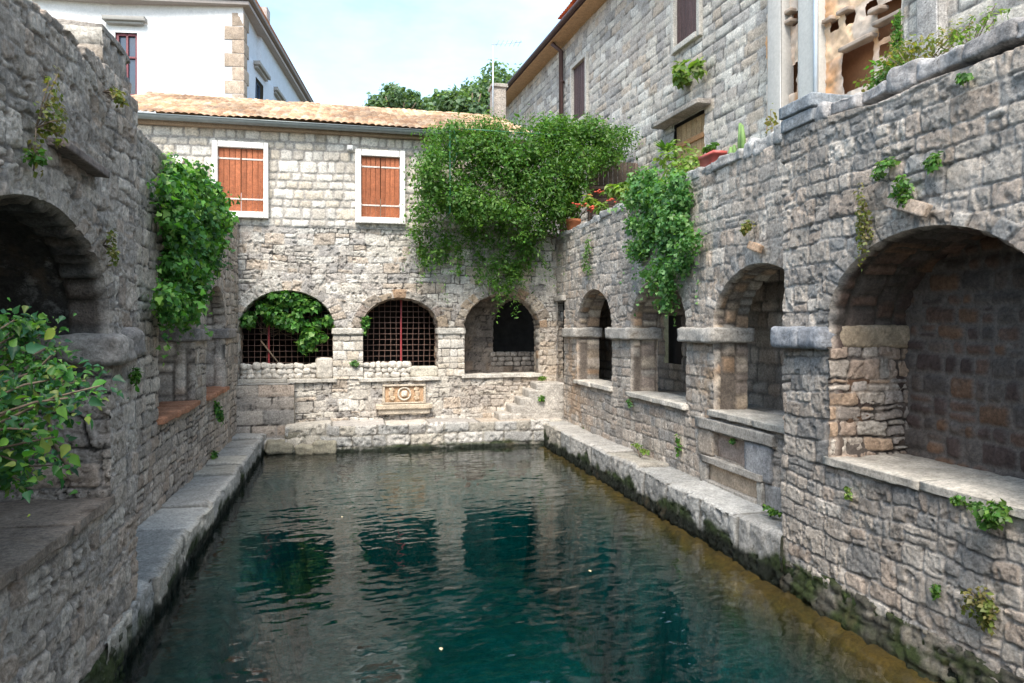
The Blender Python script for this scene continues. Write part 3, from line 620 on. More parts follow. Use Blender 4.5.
# upright end block on the wall top
T2 = thing('wall_pier', 'squared pale stone end block standing on top of the left wall', 'stone pier', (XLN-.3, 5.8, 4.0))
wall('pier_face', (0, 5.45, 0), UX, UZ, neg(UY), XLN-.66, XLN-.04, 3.95, 4.44, .02, style('course', ch=.15, sl=.30, joint=.012, depth=.02, pal='pale', mortar=(.3, .28, .25), seed=83), M_STONE, T2)
wall('pier_face', (XLN-.05, 0, 0), UY, UZ, UX, 5.43, 6.10, 3.95, 4.44, .02, ST_LNEAR, M_STONE, T2)
m = Mesh(); m.block((XLN-.37, 5.78, 4.22), (.62, .62, .46), rnd=.1, rough=.012, n=9, col=(.3, .28, .26), seed=63); m.build('core', M_STONE, T2)
m = Mesh(); m.block((XLN-.36, 5.77, 4.455), (.64, .66, .05), rnd=.4, rough=.014, n=9, col=(.36, .32, .28), seed=64); m.build('cap_stone', M_STONE, T2)

# ------------------------------------------------------------------ left-hand arcade (far bays)
T = thing('arcade_wall', 'shadowed left arcade wall beyond the near pier, its first arch hung with dark ivy', 'wall', (XL, 10, .3))
Lb = [Arch(9.97, 1.02, 1.36, 2.42, .66, .16, .004, 131, n=21), Arch(12.72, .90, 1.36, 2.42, .68, .16, .004, 132, n=21)]
wall('wall_face', (XL, 0, 0), UY, UZ, UX, 5.9, YB+.02, .25, 4.45, .018, ST_LFAR, M_STONE, T, Lb, top=ragged(.06, 1.3, 13), back=.5)
for q in Lb:
    soffit('arch', (XL, 0, 0), UY, UZ, UX, q, .5, ST_LFAR, dict(ST_SOF, seed=int(q.seed), pal='dusk'), M_INNER, T)
    sill_mesh((XL-.18, q.c, 1.335), (.50, q.hw*2+.10, .07), q.seed, (.36, .17, .10), M_INNER, 'sill', T, 3)
for k, (a, b) in enumerate(((10.96, 11.84), (13.60, 14.40))):
    impost((XL-.22, (a+b)/2, 2.30), (.60, b-a+.12, .18), 240+k, T, (.30, .27, .25))
wall('back_wall', (XL-2.0, 0, 0), UY, UZ, UX, 5.9, 15.6, .9, 3.95, .06, dict(ST_ING, seed=63), M_INNER, T)
wall('passage_floor', (XL-2.0, 0, 1.28), UX, UY, UZ, 0, 1.95, 5.9, 15.6, .1, ST_QTOP, M_INNER, T)
wall('passage_vault', (XL-2.0, 0, 3.75), UX, UY, neg(UZ), 0, 1.5, 5.9, 15.6, .1, ST_ING, M_INNER, T)
wall('back_wall', (XL-2.0, 15.5, 0), UX, UZ, neg(UY), 0, 2.0, .9, 3.95, .08, dict(ST_ING, seed=64), M_INNER, T)

# ------------------------------------------------------------------ ledges round the pool
def ledge(name, label, x0, x1, y0, y1, z, side, seed):
    T = thing(name, label, 'stone ledge', ((x0+x1)/2, (y0+y1)/2, z)); stf = dict(ST_QF, seed=seed+1, vfun=waterline(-.02, .25 if side == 'r' else .18, (.008, .011, .006), (.022, .034, .010)), pits=.015, crag=.012, rough=.013, depth=.018)
    wall('slab', (x1 if side == 'l' else x0, 0, 0), UY, UZ, UX if side == 'l' else neg(UX), y0, y1, -.8, z, .022, stf, M_QUAY, T, top=ragged(.012, 1.1, seed), back=x1-x0, back_st=dict(ST_QTOP, seed=seed))
    return T
ledge('pool_ledge', 'long grey slab ledge along the foot of the right arcade, mossy at the waterline', PX1+.03, XR+.05, 6.05, YB, .44, 'r', 301)
ledge('pool_ledge', 'narrow grey slab ledge along the foot of the dark left arcade', XL-.05, PX1*0+PX0, 5.3, YB, .32, 'l', 311)
def plinth(label, X, sx, y0, y1, seed):
    T = thing('plinth', label, 'plinth', (X, (y0+y1)/2, .1)); bt = Vector((-sx*.10, 0, .97)).normalized()
    def moss(u, v, c, h):
        k = fbm(u*3.3, v*5, seed, 5)[..., None]; g = sst(.34, .62, k); c2 = np.array((.075, .07, .055))*(1-g)+np.array((.030, .042, .012))*g
        w_ = sst(.64, .72, fbm(u*2.1, v*4, seed+5, 5))[..., None]*sst(.25, .45, v)[..., None]; c2 = c2*(1-w_)+np.array((.20, .18, .145))*w_
        dk = sst(.40, .12, v+.12*(fbm(u*5, v*5, seed+2, 3)-.5))[..., None]; return c2*(1-dk)+np.array((.010, .013, .007))*dk
    stp = style('course', ch=.17, sl=.33, joint=.012, depth=.016, rough=.022, rnd=.04, pal='dusk', warp=.06, seed=seed, vfun=moss, split=.3, pits=.02, crag=.014)
    wall('footing', (X+sx*.085, 0, -.34), UY, tuple(bt), (sx, 0, sx*sx*.10), y0, y1, 0, .60, .02, stp, M_QUAY, T, top=ragged(.06, 1.5, seed), back=.2)
plinth('mossy stone footing at the waterline under the near right wall', XRN+.02, -1, -1, 6.12, 401)
plinth('dark slimy stone footing under the near left wall', XLN-.02, 1, -1, 5.6, 411)
for (u_, v_, sz, lab) in ((766, 561, .30, 'pale boulder lying at the waterline beside the near right pier'), (742, 548, .17, 'small dark stone at the waterline left of the pale boulder')):
    p = pZ(u_, v_, .06); o = Mesh().block((0, 0, 0), (sz*.8, sz*1.2, sz*.6), (.1, .1, .3), rnd=.8, rough=.03, n=9, col=(.33, .31, .22) if sz > .2 else (.08, .08, .06), seed=int(u_)).build('boulder', M_QUAY); o.location = p; tag(o, lab, 'boulder')
# back ledge with broken left end and steps up to the corner
T = thing('pool_ledge', 'pale stone ledge of squared blocks along the foot of the back wall', 'stone ledge', (1, 14.8, .44))
wall('slab', (0, 14.46, 0), UX, UZ, neg(UY), -1.15, PX1+.4, -.8, .49, .022, dict(ST_QF, seed=323, ch=.25, sl=.40, pal='quay', joint=.012, depth=.016, rough=.012, jit=.3, pits=.015, crag=.012, crack=.8, mortar=(.3, .28, .24), vfun=waterline(-.02, .13)), M_QUAY, T, top=ragged(.03, 1.3, 9), back=.78, back_st=dict(ST_QTOP, seed=321, pal='pale'))
wall('slab', (0, 14.62, 0), UX, UZ, neg(UY), -2.1, -1.0, -.8, .20, .025, dict(ST_QF, seed=324, ch=.22, sl=.36, pal='quay', vfun=waterline(-.02, .12)), M_QUAY, T, top=ragged(.05, 1.3, 10), back=.5, back_st=dict(ST_QTOP, seed=325))
m = Mesh(); rs = random.Random(5)
for (x, y, z, sx, sy, sz, rz) in [(-1.25, 14.56, .12, .50, .36, .24, .1), (-.78, 14.50, .07, .36, .30, .20, -.2), (-.42, 14.44, .10, .46, .26, .26, .08), (-.95, 14.62, .34, .40, .34, .16, -.05)]:
    m.block((x, y, z), (sx, sy, sz), (rs.uniform(-.08, .08), rs.uniform(-.08, .08), rz), rnd=.55, rough=.034, n=10, col=np.array((.21, .195, .15))*rs.uniform(.7, 1.15), seed=int(x*100)+900, sc=5)
m.build('edge_stone', M_QUAY, T)
T = thing('stone_steps', 'worn grey stone steps climbing to the narrow doorway in the back right corner', 'steps', (4, 14.9, .5))
for k, (x0, x1, z) in enumerate([(3.05, 4.45, .62), (3.32, 4.45, .78), (3.50, 4.45, .94), (3.68, 4.45, 1.10), (3.85, 4.45, 1.24)]):
    m = Mesh(); m.block(((x0+x1)/2, 14.93, z-.20), (x1-x0, .60, .42), rnd=.06, rough=.010, n=13, col=(.40, .37, .33), seed=600+k, sc=5); m.build('step', M_QUAY, T)
T = thing('stone_footing', 'grey stone block footing rising left of the back ledge below the first arch', 'footing', (-1.7, 14.9, .3))
wall('block_face', (0, 14.95, 0), UX, UZ, neg(UY), -2.1, -1.02, .1, 1.28, .03, style('course', ch=.30, sl=.6, joint=.012, depth=.012, pal='grey', mortar=(.33, .30, .27), seed=77, rough=.008, crack=1., warp=.03), M_STONE, T)
wall('block_top', (0, 0, 1.27), UX, UY, UZ, -2.1, -1.02, 14.93, 15.3, .04, dict(ST_QTOP, seed=78), M_STONE, T)
wall('block_side', (-1.03, 0, 0), UY, UZ, UX, 14.93, 15.3, .1, 1.28, .03, dict(ST_QTOP, seed=79), M_STONE, T)
for (u_, v_, lab) in ((590, 571, 'pale fallen leaf floating on the dark water towards the right'), (441, 649, 'pale fallen leaf floating near the middle foreground of the pool'), (342, 517, 'small pale leaf floating on the left part of the pool')):
    p = pZ(u_, v_, .006); m = Mesh(); m.add([(.0, -.025, 0), (.015, -.004, .004), (.010, .017, .003), (0, .028, .001), (-.010, .017, .003), (-.015, -.004, .004)], [(0, 1, 2, 3), (0, 3, 4, 5)], np.tile((.55, .50, .32), (6, 1))); o = m.build('floating_leaf', M_LEAFW, smooth=False); o.location = p; tag(o, lab, 'leaf')
# stone viewing platform under the photographer
T = thing('platform', 'stone viewing platform at the near end of the pool', 'platform', (1, -.5, .7))
wall('paving', (0, 0, .7), UX, UY, UZ, -4, 7, -9, .85, .12, dict(ST_QTOP, seed=331), M_QUAY, T)
wall('platform_face', (0, .84, 0), UX, UZ, UY, -1.7, 4.1, -.8, .71, .05, dict(ST_QF, seed=332), M_QUAY, T)

T = thing('end_wall', 'unseen stone wall added behind the viewing platform to darken the near bays', 'wall', (1, -3.2, .7))  # invented wall out of view, added to keep light off the near bays
wall('wall_face', (0, -3.2, 0), UX, UZ, UY, -4, 7, .6, 2.9, .12, dict(ST_RFAR, seed=34, vfun=None), M_STONE, T, back=.5)

# ------------------------------------------------------------------ back building
T = thing('stone_house', 'low stone house at the far end of the pool with orange shuttered windows and arches', 'house', (1, YB, .4))
Bb = [Arch(-1.175, .925, 1.37, 2.40, .76, .24, .012, 141, n=17), Arch(1.08, .79, 1.37, 2.40, .63, .17, .05, 142, n=9, ringpal='warm'), Arch(3.245, .835, 1.41, 2.40, .73, .20, .006, 143, n=13, ringpal='warm')]
wins = [Rect(-2.50, -1.58, 4.66, 5.96), Rect(.25, 1.08, 4.63, 5.94)]
wall('wall', (0, YB, 0), UX, UZ, neg(UY), -2.5, 4.6, .36, 4.46, .015, ST_BLOW, M_STONE, T, Bb, top=ragged(.015, 1.5, 5))
wall('upper_wall', (0, YB-.015, 0), UX, UZ, neg(UY), -4.4, 3.85, 4.43, 6.42, .016, ST_BUP, M_PALE, T, wins)
for q in Bb:
    soffit('arch', (0, YB, 0), UX, UZ, neg(UY), q, .5, ST_BLOW, dict(ST_SOF, seed=int(q.seed)), M_INNER, T)
    sill_mesh((q.c, YB+.18, q.zs-.03), (q.hw*2+.10, .50, .075), q.seed, (.46, .43, .38), M_PALE, 'sill', T, 2)
wall('wall', (0, YB, 0), UX, UZ, neg(UY), -4.4, -2.5, .36, 4.46, .05, ST_BLOW, M_STONE, T)
# springing stones of the pale piers between the arches
for k, (a, b) in enumerate(((-.28, .32), (1.86, 2.42))):
    m = Mesh(); m.block(((a+b)/2, YB+.16, 2.335), (b-a+.05, .46, .13), rnd=.35, rough=.008, n=9, col=(.47, .44, .39), seed=700+k); m.build('impost', M_PALE, T)
    wall('pier', (0, YB-.012, 0), UX, UZ, neg(UY), a+.004, b-.004, 1.36, 2.28, .013, style('course', ch=.155, sl=.24, joint=.012, depth=.014, rough=.008, rnd=.03, pal='bright', mortar=(.36, .33, .29), warp=.03, seed=151+k, ew=.01, crack=.7, var=.14, jit=.3), M_PALE, T)
# rooms behind
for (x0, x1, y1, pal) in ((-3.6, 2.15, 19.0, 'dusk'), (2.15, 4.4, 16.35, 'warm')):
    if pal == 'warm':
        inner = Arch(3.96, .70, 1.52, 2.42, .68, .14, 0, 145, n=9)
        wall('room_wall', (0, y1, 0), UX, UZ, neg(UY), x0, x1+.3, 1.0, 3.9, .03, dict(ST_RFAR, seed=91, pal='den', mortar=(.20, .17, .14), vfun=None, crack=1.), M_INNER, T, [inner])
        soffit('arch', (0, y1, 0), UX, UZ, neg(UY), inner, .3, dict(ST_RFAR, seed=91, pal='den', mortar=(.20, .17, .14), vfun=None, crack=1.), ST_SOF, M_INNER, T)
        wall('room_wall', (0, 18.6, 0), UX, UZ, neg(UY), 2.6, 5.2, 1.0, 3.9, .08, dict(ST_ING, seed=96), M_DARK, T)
        m = Mesh(); rs = random.Random(8)
        for r_ in range(3):
            x = 3.2
            while x < 4.5:
                l = rs.uniform(.12, .22); m.block((x+l/2, y1+.1, 1.575+r_*.11), (l*.96, .22, .11), (0, 0, rs.uniform(-.1, .1)), rnd=.6, rough=.012, n=6, col=np.array((.33, .29, .25))*rs.uniform(.7, 1.2), seed=int(x*100)+r_); x += l
        m.build('low_wall', M_INNER, T)
    else:
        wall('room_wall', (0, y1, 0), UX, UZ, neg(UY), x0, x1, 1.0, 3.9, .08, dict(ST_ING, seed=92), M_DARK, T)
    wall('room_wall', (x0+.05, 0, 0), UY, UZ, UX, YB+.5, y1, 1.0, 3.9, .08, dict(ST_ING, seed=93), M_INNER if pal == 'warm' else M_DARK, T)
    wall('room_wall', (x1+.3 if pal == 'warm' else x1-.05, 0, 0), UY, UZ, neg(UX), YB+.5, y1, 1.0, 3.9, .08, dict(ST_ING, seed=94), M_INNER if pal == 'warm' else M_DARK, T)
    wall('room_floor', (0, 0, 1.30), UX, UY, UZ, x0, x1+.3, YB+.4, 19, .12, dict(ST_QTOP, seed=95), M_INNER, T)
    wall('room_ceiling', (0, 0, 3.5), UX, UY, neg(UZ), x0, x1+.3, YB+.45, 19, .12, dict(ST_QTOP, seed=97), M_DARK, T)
m = Mesh(); m.box((0, 17.2, 4.3), (8.8, 3.8, .1), col=(.2, .19, .18)); m.box((3.8, 17.2, 5.1), (.12, 3.9, 2.6), col=(.36, .34, .31)); m.box((-4.35, 17.2, 5.1), (.12, 3.9, 2.6), col=(.36, .34, .31)); m.build('side_wall', M_PALE, T)
# grilles
def grille(q, post_x, braces=()):
    g = Mesh(); y = YB+.42
    n = int(q.hw*2/.118)
    for k in range(n+1):
        x = q.c-q.hw+.02+k*(2*q.hw-.04)/n; t = (x-q.c)/q.hw; zt = q.sp+q.rise*math.sqrt(max(0, 1-t*t))+.02
        g.tube([(x+.008*math.sin(k*7.1+j_*2.3), y+.012*math.sin(k*3.3+j_*1.7), q.zs+(zt-q.zs)*j_/4) for j_ in range(5)], .005, 5, (.1, .05, .04))
    z = q.zs+.08
    while z < q.sp+q.rise:
        w = q.hw if z < q.sp else q.hw*math.sqrt(max(0, 1-((z-q.sp)/q.rise)**2)); g.tube([(q.c-w-.02, y+.011, z), (q.c+w+.02, y+.011, z)], .0055, 5); z += .118
    G = g.build('grille', M_RUST, T)
    p = Mesh(); p.box((post_x, y-.03, (q.zs+q.sp+q.rise)/2), (.035, .035, q.sp+q.rise-q.zs-.06)); p.build('post', M_RED, G)
    return G
G1 = grille(Bb[0], -1.56); grille(Bb[1], 1.12)
p = Mesh(); p.tube([pY(261, 341, YB+.34), pY(284, 370, YB+.34)], .016, 8); p.build('brace', M_BARK, G1)
# windows
def shutter_window(x0, x1, z0, z1, fx0, fx1, fz0, fz1):
    f = Mesh(); y = YB-.06; d = .16
    f.box(((fx0+x0)/2, y, (fz0+fz1)/2), (x0-fx0, d, fz1-fz0), col=(.68, .66, .62), bev=.008); f.box(((fx1+x1)/2, y, (fz0+fz1)/2), (fx1-x1, d, fz1-fz0), col=(.68, .66, .62), bev=.008)
    f.box(((x0+x1)/2, y, (z1+fz1)/2), (x1-x0-.004, d-.006, fz1-z1), col=(.66, .64, .60), bev=.008); f.box(((x0+x1)/2, y-.015, (z0+fz0)/2), (x1-x0-.004, d+.02, z0-fz0), col=(.70, .68, .64), bev=.008)
    Wn = f.build('window', M_PAINT, T)
    mid = (x0+x1)/2
    for a, b in ((x0+.004, mid-.004), (mid+.004, x1-.004)):
        s_ = Mesh(); nb = 4; w = (b-a)/nb; rs = random.Random(int(a*100))
        for k in range(nb):
            s_.box((a+w*(k+.5), YB-.055, (z0+z1)/2), (w-.004, .035, z1-z0-.02), col=np.array((.30, .098, .043))*rs.uniform(.80, 1.15), bev=.005)
        sh = s_.build('shutter', M_WOOD, Wn)
        for zz in (z0+.20*(z1-z0), z0+.83*(z1-z0)):
            h = Mesh(); h.box(((a+b)/2, YB-.077, zz), (b-a-.02, .008, .032), col=(.55, .47, .42), bev=.002)
            h.tube([((a if a < mid-.1 else b), YB-.08, zz-.04), ((a if a < mid-.1 else b), YB-.08, zz+.04)], .012, 8, (.4, .34, .3)); h.build('hinge_strap', M_PAINT, Wn)
shutter_window(-2.46, -1.61, 4.69, 5.94, -2.57, -1.52, 4.57, 6.06); shutter_window(.28, 1.06, 4.66, 5.91, .16, 1.17, 4.54, 6.04)
m = Mesh(); m.box((.06, YB-.10, 6.05), (.11, .14, .10), col=(.6, .6, .58)); m.tube([(.06, YB-.17, 6.03), (.06, YB-.24, 6.0)], .035, 10, (.5, .5, .5)); m.build('lamp', M_PAINT, T)
# carved plaque: a framed round relief over a moulded shelf
m = Mesh(); y = YB-.03
m.box((1.155, y+.01, 1.035), (.80, .06, .33), col=(.46, .30, .18), bev=.01)
for (c, s_) in [((1.155, y-.02, 1.215), (.90, .10, .035)), ((1.155, y-.02, .855), (.90, .09, .03)), ((.735, y-.015, 1.035), (.05, .085, .33)), ((1.575, y-.015, 1.035), (.05, .085, .33))]: m.box(c, s_, col=(.50, .43, .34), bev=.008)
ring = [(1.155+.125*math.cos(t), y-.035, 1.04+.125*math.sin(t)) for t in np.linspace(0, 2*math.pi, 25)]; m.tube(ring, .020, 8, (.55, .49, .40))
m.block((1.155, y-.03, 1.04), (.12, .07, .12), rnd=.8, rough=.008, n=6, col=(.54, .48, .40), seed=3)
for sx in (-1, 1):
    for k in (-.6, 0, .6): m.block((1.155+sx*(.27-.03*abs(k)), y-.025, 1.04+k*.15), (.10, .05, .10), (0, k*.8*sx, 0), rnd=.7, rough=.012, n=6, col=(.52, .40, .28), seed=int(k*10)+50)
m.build('plaque', M_PALE, T)
m = Mesh(); m.block((1.155, YB-.05, .78), (1.16, .20, .10), rnd=.3, rough=.006, n=10, col=(.50, .42, .32), seed=31); m.block((1.155, YB-.03, .68), (1.06, .13, .12), rnd=.3, rough=.006, n=10, col=(.48, .42, .34), seed=32); m.build('plaque_shelf', M_PALE, T)
# gutter and roof of barrel tiles
g = Mesh(); r_ = .085; pr = []
for k in range(9): a = math.pi+math.pi*k/8; pr.append((r_*math.cos(a), r_*math.sin(a)))
P = [(x, YB-.30+a, 6.43+b) for x in (-4.6, 2.1) for a, b in pr]; g.add(P, [(k, k+1, 9+k+1, 9+k) for k in range(8)])
P = [(x, YB-.30+a*.93, 6.432+b*.93) for x in (-4.6, 2.1) for a, b in pr]; g.add(P, [(k, 9+k, 9+k+1, k+1) for k in range(8)])
g.tube([(-4.6, YB-.385, 6.432), (2.1, YB-.385, 6.432)], .012, 8); g.build('gutter', M_ZINC, T)
m = Mesh(); m.box((-.45, YB-.10, 6.36), (8.4, .16, .10), col=(.30, .22, .15)); m.build('eave', M_WOOD, T)
def tile_roof(name, o, U, Sdir, Nn, w, L, parent, pitch=.135, course=.29, seed=1, amp=.030, pal=None, cell=.025):
    o, U, Sd, Nn = (np.array(a, float) for a in (o, U, Sdir, Nn)); nu = int(w/cell)+1; ns = int(L/.045)+1
    u = np.linspace(0, w, nu)[:, None]*np.ones((1, ns)); s = np.linspace(0, L, ns)[None]*np.ones((nu, 1))
    tk = np.floor(u/pitch); tr = np.floor(s/course); r1 = h32(tk, tr, seed); r2 = h32(tk, tr, seed+1)
    ph = (u/pitch-tk); hgt = np.abs(np.sin(math.pi*ph))**.7*amp + (1-(s/course-tr))*.022 + (r1-.5)*.012+(fbm(u*1.3, s*1.3, seed, 3)-.5)*.06
    P = o+u[..., None]*U+s[..., None]*Sd+hgt[..., None]*Nn
    pl = np.array(pal or [(.33, .19, .105), (.38, .245, .145), (.25, .145, .085), (.41, .295, .20), (.29, .195, .13)]); c = pl[(r2*len(pl)).astype(int)]*(.75+.5*fbm(u*4, s*4, seed+2, 4))[..., None]*(.7+.6*sst(.3, .7, fbm(u*.8, s*.8, seed+6, 4)))[..., None]
    return link(name, np_mesh(name, P.reshape(-1, 3), grid_faces(nu, ns), c.reshape(-1, 3)), M_TILE, parent)
an = math.atan2(1.55, 4.05); Sd = (0, math.cos(an), math.sin(an)); Nn = (0, -math.sin(an), math.cos(an))
tile_roof('roof', (-4.7, YB-.33, 6.46), UX, Sd, Nn, 8.6, 4.5, T, seed=17)
Sd2 = (0, -math.cos(an), math.sin(an)); tile_roof('roof', (-4.7, 23.4, 6.46), UX, Sd2, (0, math.sin(an), math.cos(an)), 8.6, 4.5, T, seed=18, cell=.05)
m = Mesh(); x = -4.7; rs = random.Random(6)
while x < 3.8:
    m.block((x+.2, 19.22, 8.07), (.42, .22, .13), (0, rs.uniform(-.03, .03), 0), rnd=.9, rough=.01, n=6, col=np.array((.48, .34, .22))*rs.uniform(.8, 1.2), seed=int(x*10)+99); x += .40
m.build('ridge_tiles', M_TILE, T)
cp = pY(498, 121, 18.6); ct = pY(498, 88, 18.6)
m = Mesh(); m.box((cp.x, 18.6, (cp.z+ct.z)/2-.3), (.36, .42, ct.z-cp.z+.6), col=(.36, .32, .28), bev=.02); m.box((cp.x, 18.6, ct.z+.0), (.44, .5, .10), col=(.38, .35, .31), bev=.02); m.build('chimney', M_STONE, T)
A = thing('antenna', 'thin grey television aerial on a mast beside the chimney', 'antenna', (cp.x-.12, 18.3, cp.z))
at_ = pY(493, 44, 18.3); m = Mesh(); m.tube([(at_.x, 18.3, cp.z-.5), (at_.x, 18.3, at_.z)], .018, 8); m.build('mast', M_GREYP, A)
m = Mesh(); m.tube([(at_.x-.05, 18.3, at_.z-.02), (at_.x+.72, 18.1, at_.z+.04)], .009, 6)
for k in range(6): m.tube([(at_.x+.1+k*.115, 18.0, at_.z-.005+k*.008), (at_.x+.1+k*.115, 18.4, at_.z-.005+k*.008)], .005, 5)
m.build('boom', M_GREYP, A)

# loose rubble stones in the first two arches: each stone lies on its own
def rubble(q, x0, x1, rows, label, group, seed, big=None):
    rs = random.Random(seed); n = 0
    for r_ in range(rows):
        x = x0
        while x < x1:
            w = rs.uniform(.10, .21); h = rs.uniform(.10, .15)
            c = (x+w/2, YB+.12+rs.uniform(-.03, .03), q.zs+.055+r_*.10+rs.uniform(-.008, .012))
            m = Mesh(); m.block((0, 0, 0), (w*1.02, rs.uniform(.12, .2), h), (rs.uniform(-.25, .25), rs.uniform(-.25, .25), rs.uniform(-.6, .6)), rnd=.75, rough=.014, n=6, col=np.array((.58, .54, .48))*rs.uniform(.8, 1.1), seed=seed*100+n)
            o = m.build('rubble_stone', M_PALE); o.location = c; tag(o, label, 'stone', group); x += w*.96; n += 1
rubble(Bb[0], -2.08, -.66, 3, 'small pale rubble stone piled along the sill of the left grilled arch', 'loose stones on the sill of the left back arch', 7)
rubble(Bb[1], .31, 1.26, 3, 'small pale rubble stone piled on the sill of the middle arch', 'loose stones on the sill of the middle back arch', 8)
o = Mesh().block((1.57, YB+.12, 1.49), (.58, .26, .22), rnd=.35, rough=.014, n=10, col=(.50, .46, .38), seed=81).build('cut_stone', M_PALE); tag(o, 'large squared pale stone lying beside the rubble on the middle arch sill', 'stone')
o = Mesh().block((-.45, YB+.15, 1.58), (.34, .30, .42), (0, 0, .05), rnd=.3, rough=.02, n=10, col=(.50, .46, .40), seed=82).build('cut_stone', M_PALE); tag(o, 'upright pale stone block at the right end of the rubble in the left arch', 'stone')

# ------------------------------------------------------------------ terraces on top of the arcades
def slab(name, x0, x1, y0, y1, z0, z1, mat, col):
    m = Mesh(); m.box(((x0+x1)/2, (y0+y1)/2, (z0+z1)/2), (x1-x0, y1-y0, z1-z0), col=col); o = m.build(name, mat); o['kind'] = 'structure'; return o
slab('terrace', XR+.45, 7.3, 5.8, 15.2, 3.85, 4.0, M_QUAY, (.33, .31, .28)); slab('terrace', 4.62, 7.3, 15.2, 20, 3.85, 4.0, M_QUAY, (.33, .31, .28)); slab('terrace', XRN+.5, 8.4, -3, 5.8, 3.75, 3.9, M_QUAY, (.33, .31, .28))
slab('terrace', -9.5, XL-.45, 5.8, 16, 3.85, 4.0, M_QUAY, (.30, .28, .25)); slab('terrace', -9.5, XLN-.5, -3, 5.8, 3.7, 3.85, M_QUAY, (.30, .28, .25))

# ------------------------------------------------------------------ tall stone house on the right
def HP(y, off=0.): return HX0-HSL*y-off
hn = Vector((-1, -HSL, 0)).normalized(); hu = Vector((-HSL, 1, 0)).normalized(); HO = Vector((HX0, 0, 0)); kl = math.sqrt(1+HSL*HSL)
T = thing('tall_house', 'tall pale stone house above the right terrace with dark brown shutters and a brown downpipe', 'house', (HP(16), 16, 4))
hw_ = []
w1a, w1b = pH(677, 40), pH(700, 20); w2a, w2b = pH(574, 121), pH(587.5, 63); d1a, d1b = pH(675, 200), pH(705, 115)
hw_ = [Rect(w1b.y*kl, w1a.y*kl, 8.02, 9.4), Rect(w2b.y*kl, w2a.y*kl, 8.02, 9.55), Rect(d1b.y*kl, d1a.y*kl, 4.05, 6.5)]
wall('wall', HO, hu, UZ, hn, 10.4*kl, 26.4, 3.9, 10.5, .030, ST_HOUSE, M_PALE, T, hw_)
wall('end_wall', (HP(10.4), 10.4, 0), UX, UZ, neg(UY), 0, 5, 3.9, 12, .06, dict(ST_HOUSE, seed=62), M_PALE, T)
wall('end_wall', (HP(26), 26.35, 0), UX, UZ, UY, 0, 5, 3.9, 10.5, .1, dict(ST_HOUSE, seed=64), M_PALE, T)
Mh = Matrix((hu, -hn, (0, 0, 1))).transposed()
def hpt(y, z, off): p = HO+hu*y+hn*off; return (p.x, p.y, z)
for k, (q, shade) in enumerate(zip(hw_[:2], (1, 1))):
    f = Mesh(); t_ = .11; fc = (.50, .47, .42); zm = (q.zs+q.v1)/2
    f.box(hpt(q.u0-t_/2, zm, .015), (t_, .14, q.v1-q.zs+2*t_), M=Mh, col=fc); f.box(hpt(q.u1+t_/2, zm, .015), (t_, .14, q.v1-q.zs+2*t_), M=Mh, col=fc)
    f.box(hpt((q.u0+q.u1)/2, q.zs-t_/2, .025), (q.u1-q.u0-.004, .16, t_), M=Mh, col=fc); f.box(hpt((q.u0+q.u1)/2, q.v1+t_/2, .015), (q.u1-q.u0-.004, .14, t_), M=Mh, col=fc)
    Wn = f.build('window', M_PALE, T); mid = (q.u0+q.u1)/2
    for a, b in ((q.u0, mid), (mid, q.u1)):
        s_ = Mesh(); nb = 3; w = (b-a)/nb; rs = random.Random(k+int(a*9))
        for j in range(nb): s_.box(hpt(a+w*(j+.5), zm, -.02), (w-.005, .04, q.v1-q.zs-.02), M=Mh, col=np.array((.085, .052, .050))*rs.uniform(.8, 1.2))
        s_.build('shutter', M_WOOD, Wn)
# old door under a stone slab
q = hw_[2]; s_ = Mesh(); n = 6; w = (q.u1-q.u0)/n; rs = random.Random(3)
for j in range(n): s_.box(hpt(q.u0+w*(j+.5), 5.25, -.06), (w-.008, .05, 2.4), M=Mh, col=np.array((.36, .23, .12))*rs.uniform(.7, 1.2))
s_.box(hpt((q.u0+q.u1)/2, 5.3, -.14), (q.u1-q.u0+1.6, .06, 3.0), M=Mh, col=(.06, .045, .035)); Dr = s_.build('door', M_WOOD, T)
s_ = Mesh(); s_.box(hpt((q.u0+q.u1)/2, 6.05, -.02), (q.u1-q.u0, .03, .10), M=Mh, col=(.40, .20, .09)); s_.build('door_rail', M_WOOD, Dr); s_ = Mesh(); s_.box(hpt((q.u0+q.u1)/2, 4.7, -.02), (q.u1-q.u0, .03, .10), M=Mh, col=(.30, .18, .10)); s_.build('door_rail', M_WOOD, Dr)
s_ = Mesh(); s_.block(hpt((q.u0+q.u1)/2+.1, 6.57, .13), (q.u1-q.u0+.7, .36, .10), tuple(Mh.to_euler()), rnd=.3, rough=.01, n=10, col=(.30, .27, .24), seed=77); s_.build('lintel', M_STONE, T)
# eave, roof, downpipe
m = Mesh(); L0, L1 = 10.2, 26.7
m.box(hpt((L0+L1)/2, 10.55, .18), (L1-L0, .55, .05), M=Mh, col=(.46, .30, .17)); m.build('eave', M_WOOD, T)
m = Mesh(); m.box(hpt((L0+L1)/2, 10.62, .44), (L1-L0, .05, .16), M=Mh, col=(.09, .055, .045)); m.tube([hpt(L0, 10.62, .52), hpt(L1, 10.62, .52)], .07, 10, (.08, .05, .045)); m.build('gutter', M_BROWNM, T)
ra = math.radians(24); rs_d = (-hn*math.cos(ra)+Vector((0, 0, 1))*math.sin(ra)); rn_d = (hn*math.sin(ra)+Vector((0, 0, 1))*math.cos(ra))
tile_roof('roof', Vector(hpt(L0, 10.66, .5)), hu, rs_d, rn_d, L1-L0, 4.5, T, seed=21, cell=.05, pal=[(.40, .16, .09), (.46, .22, .13), (.34, .13, .08)])
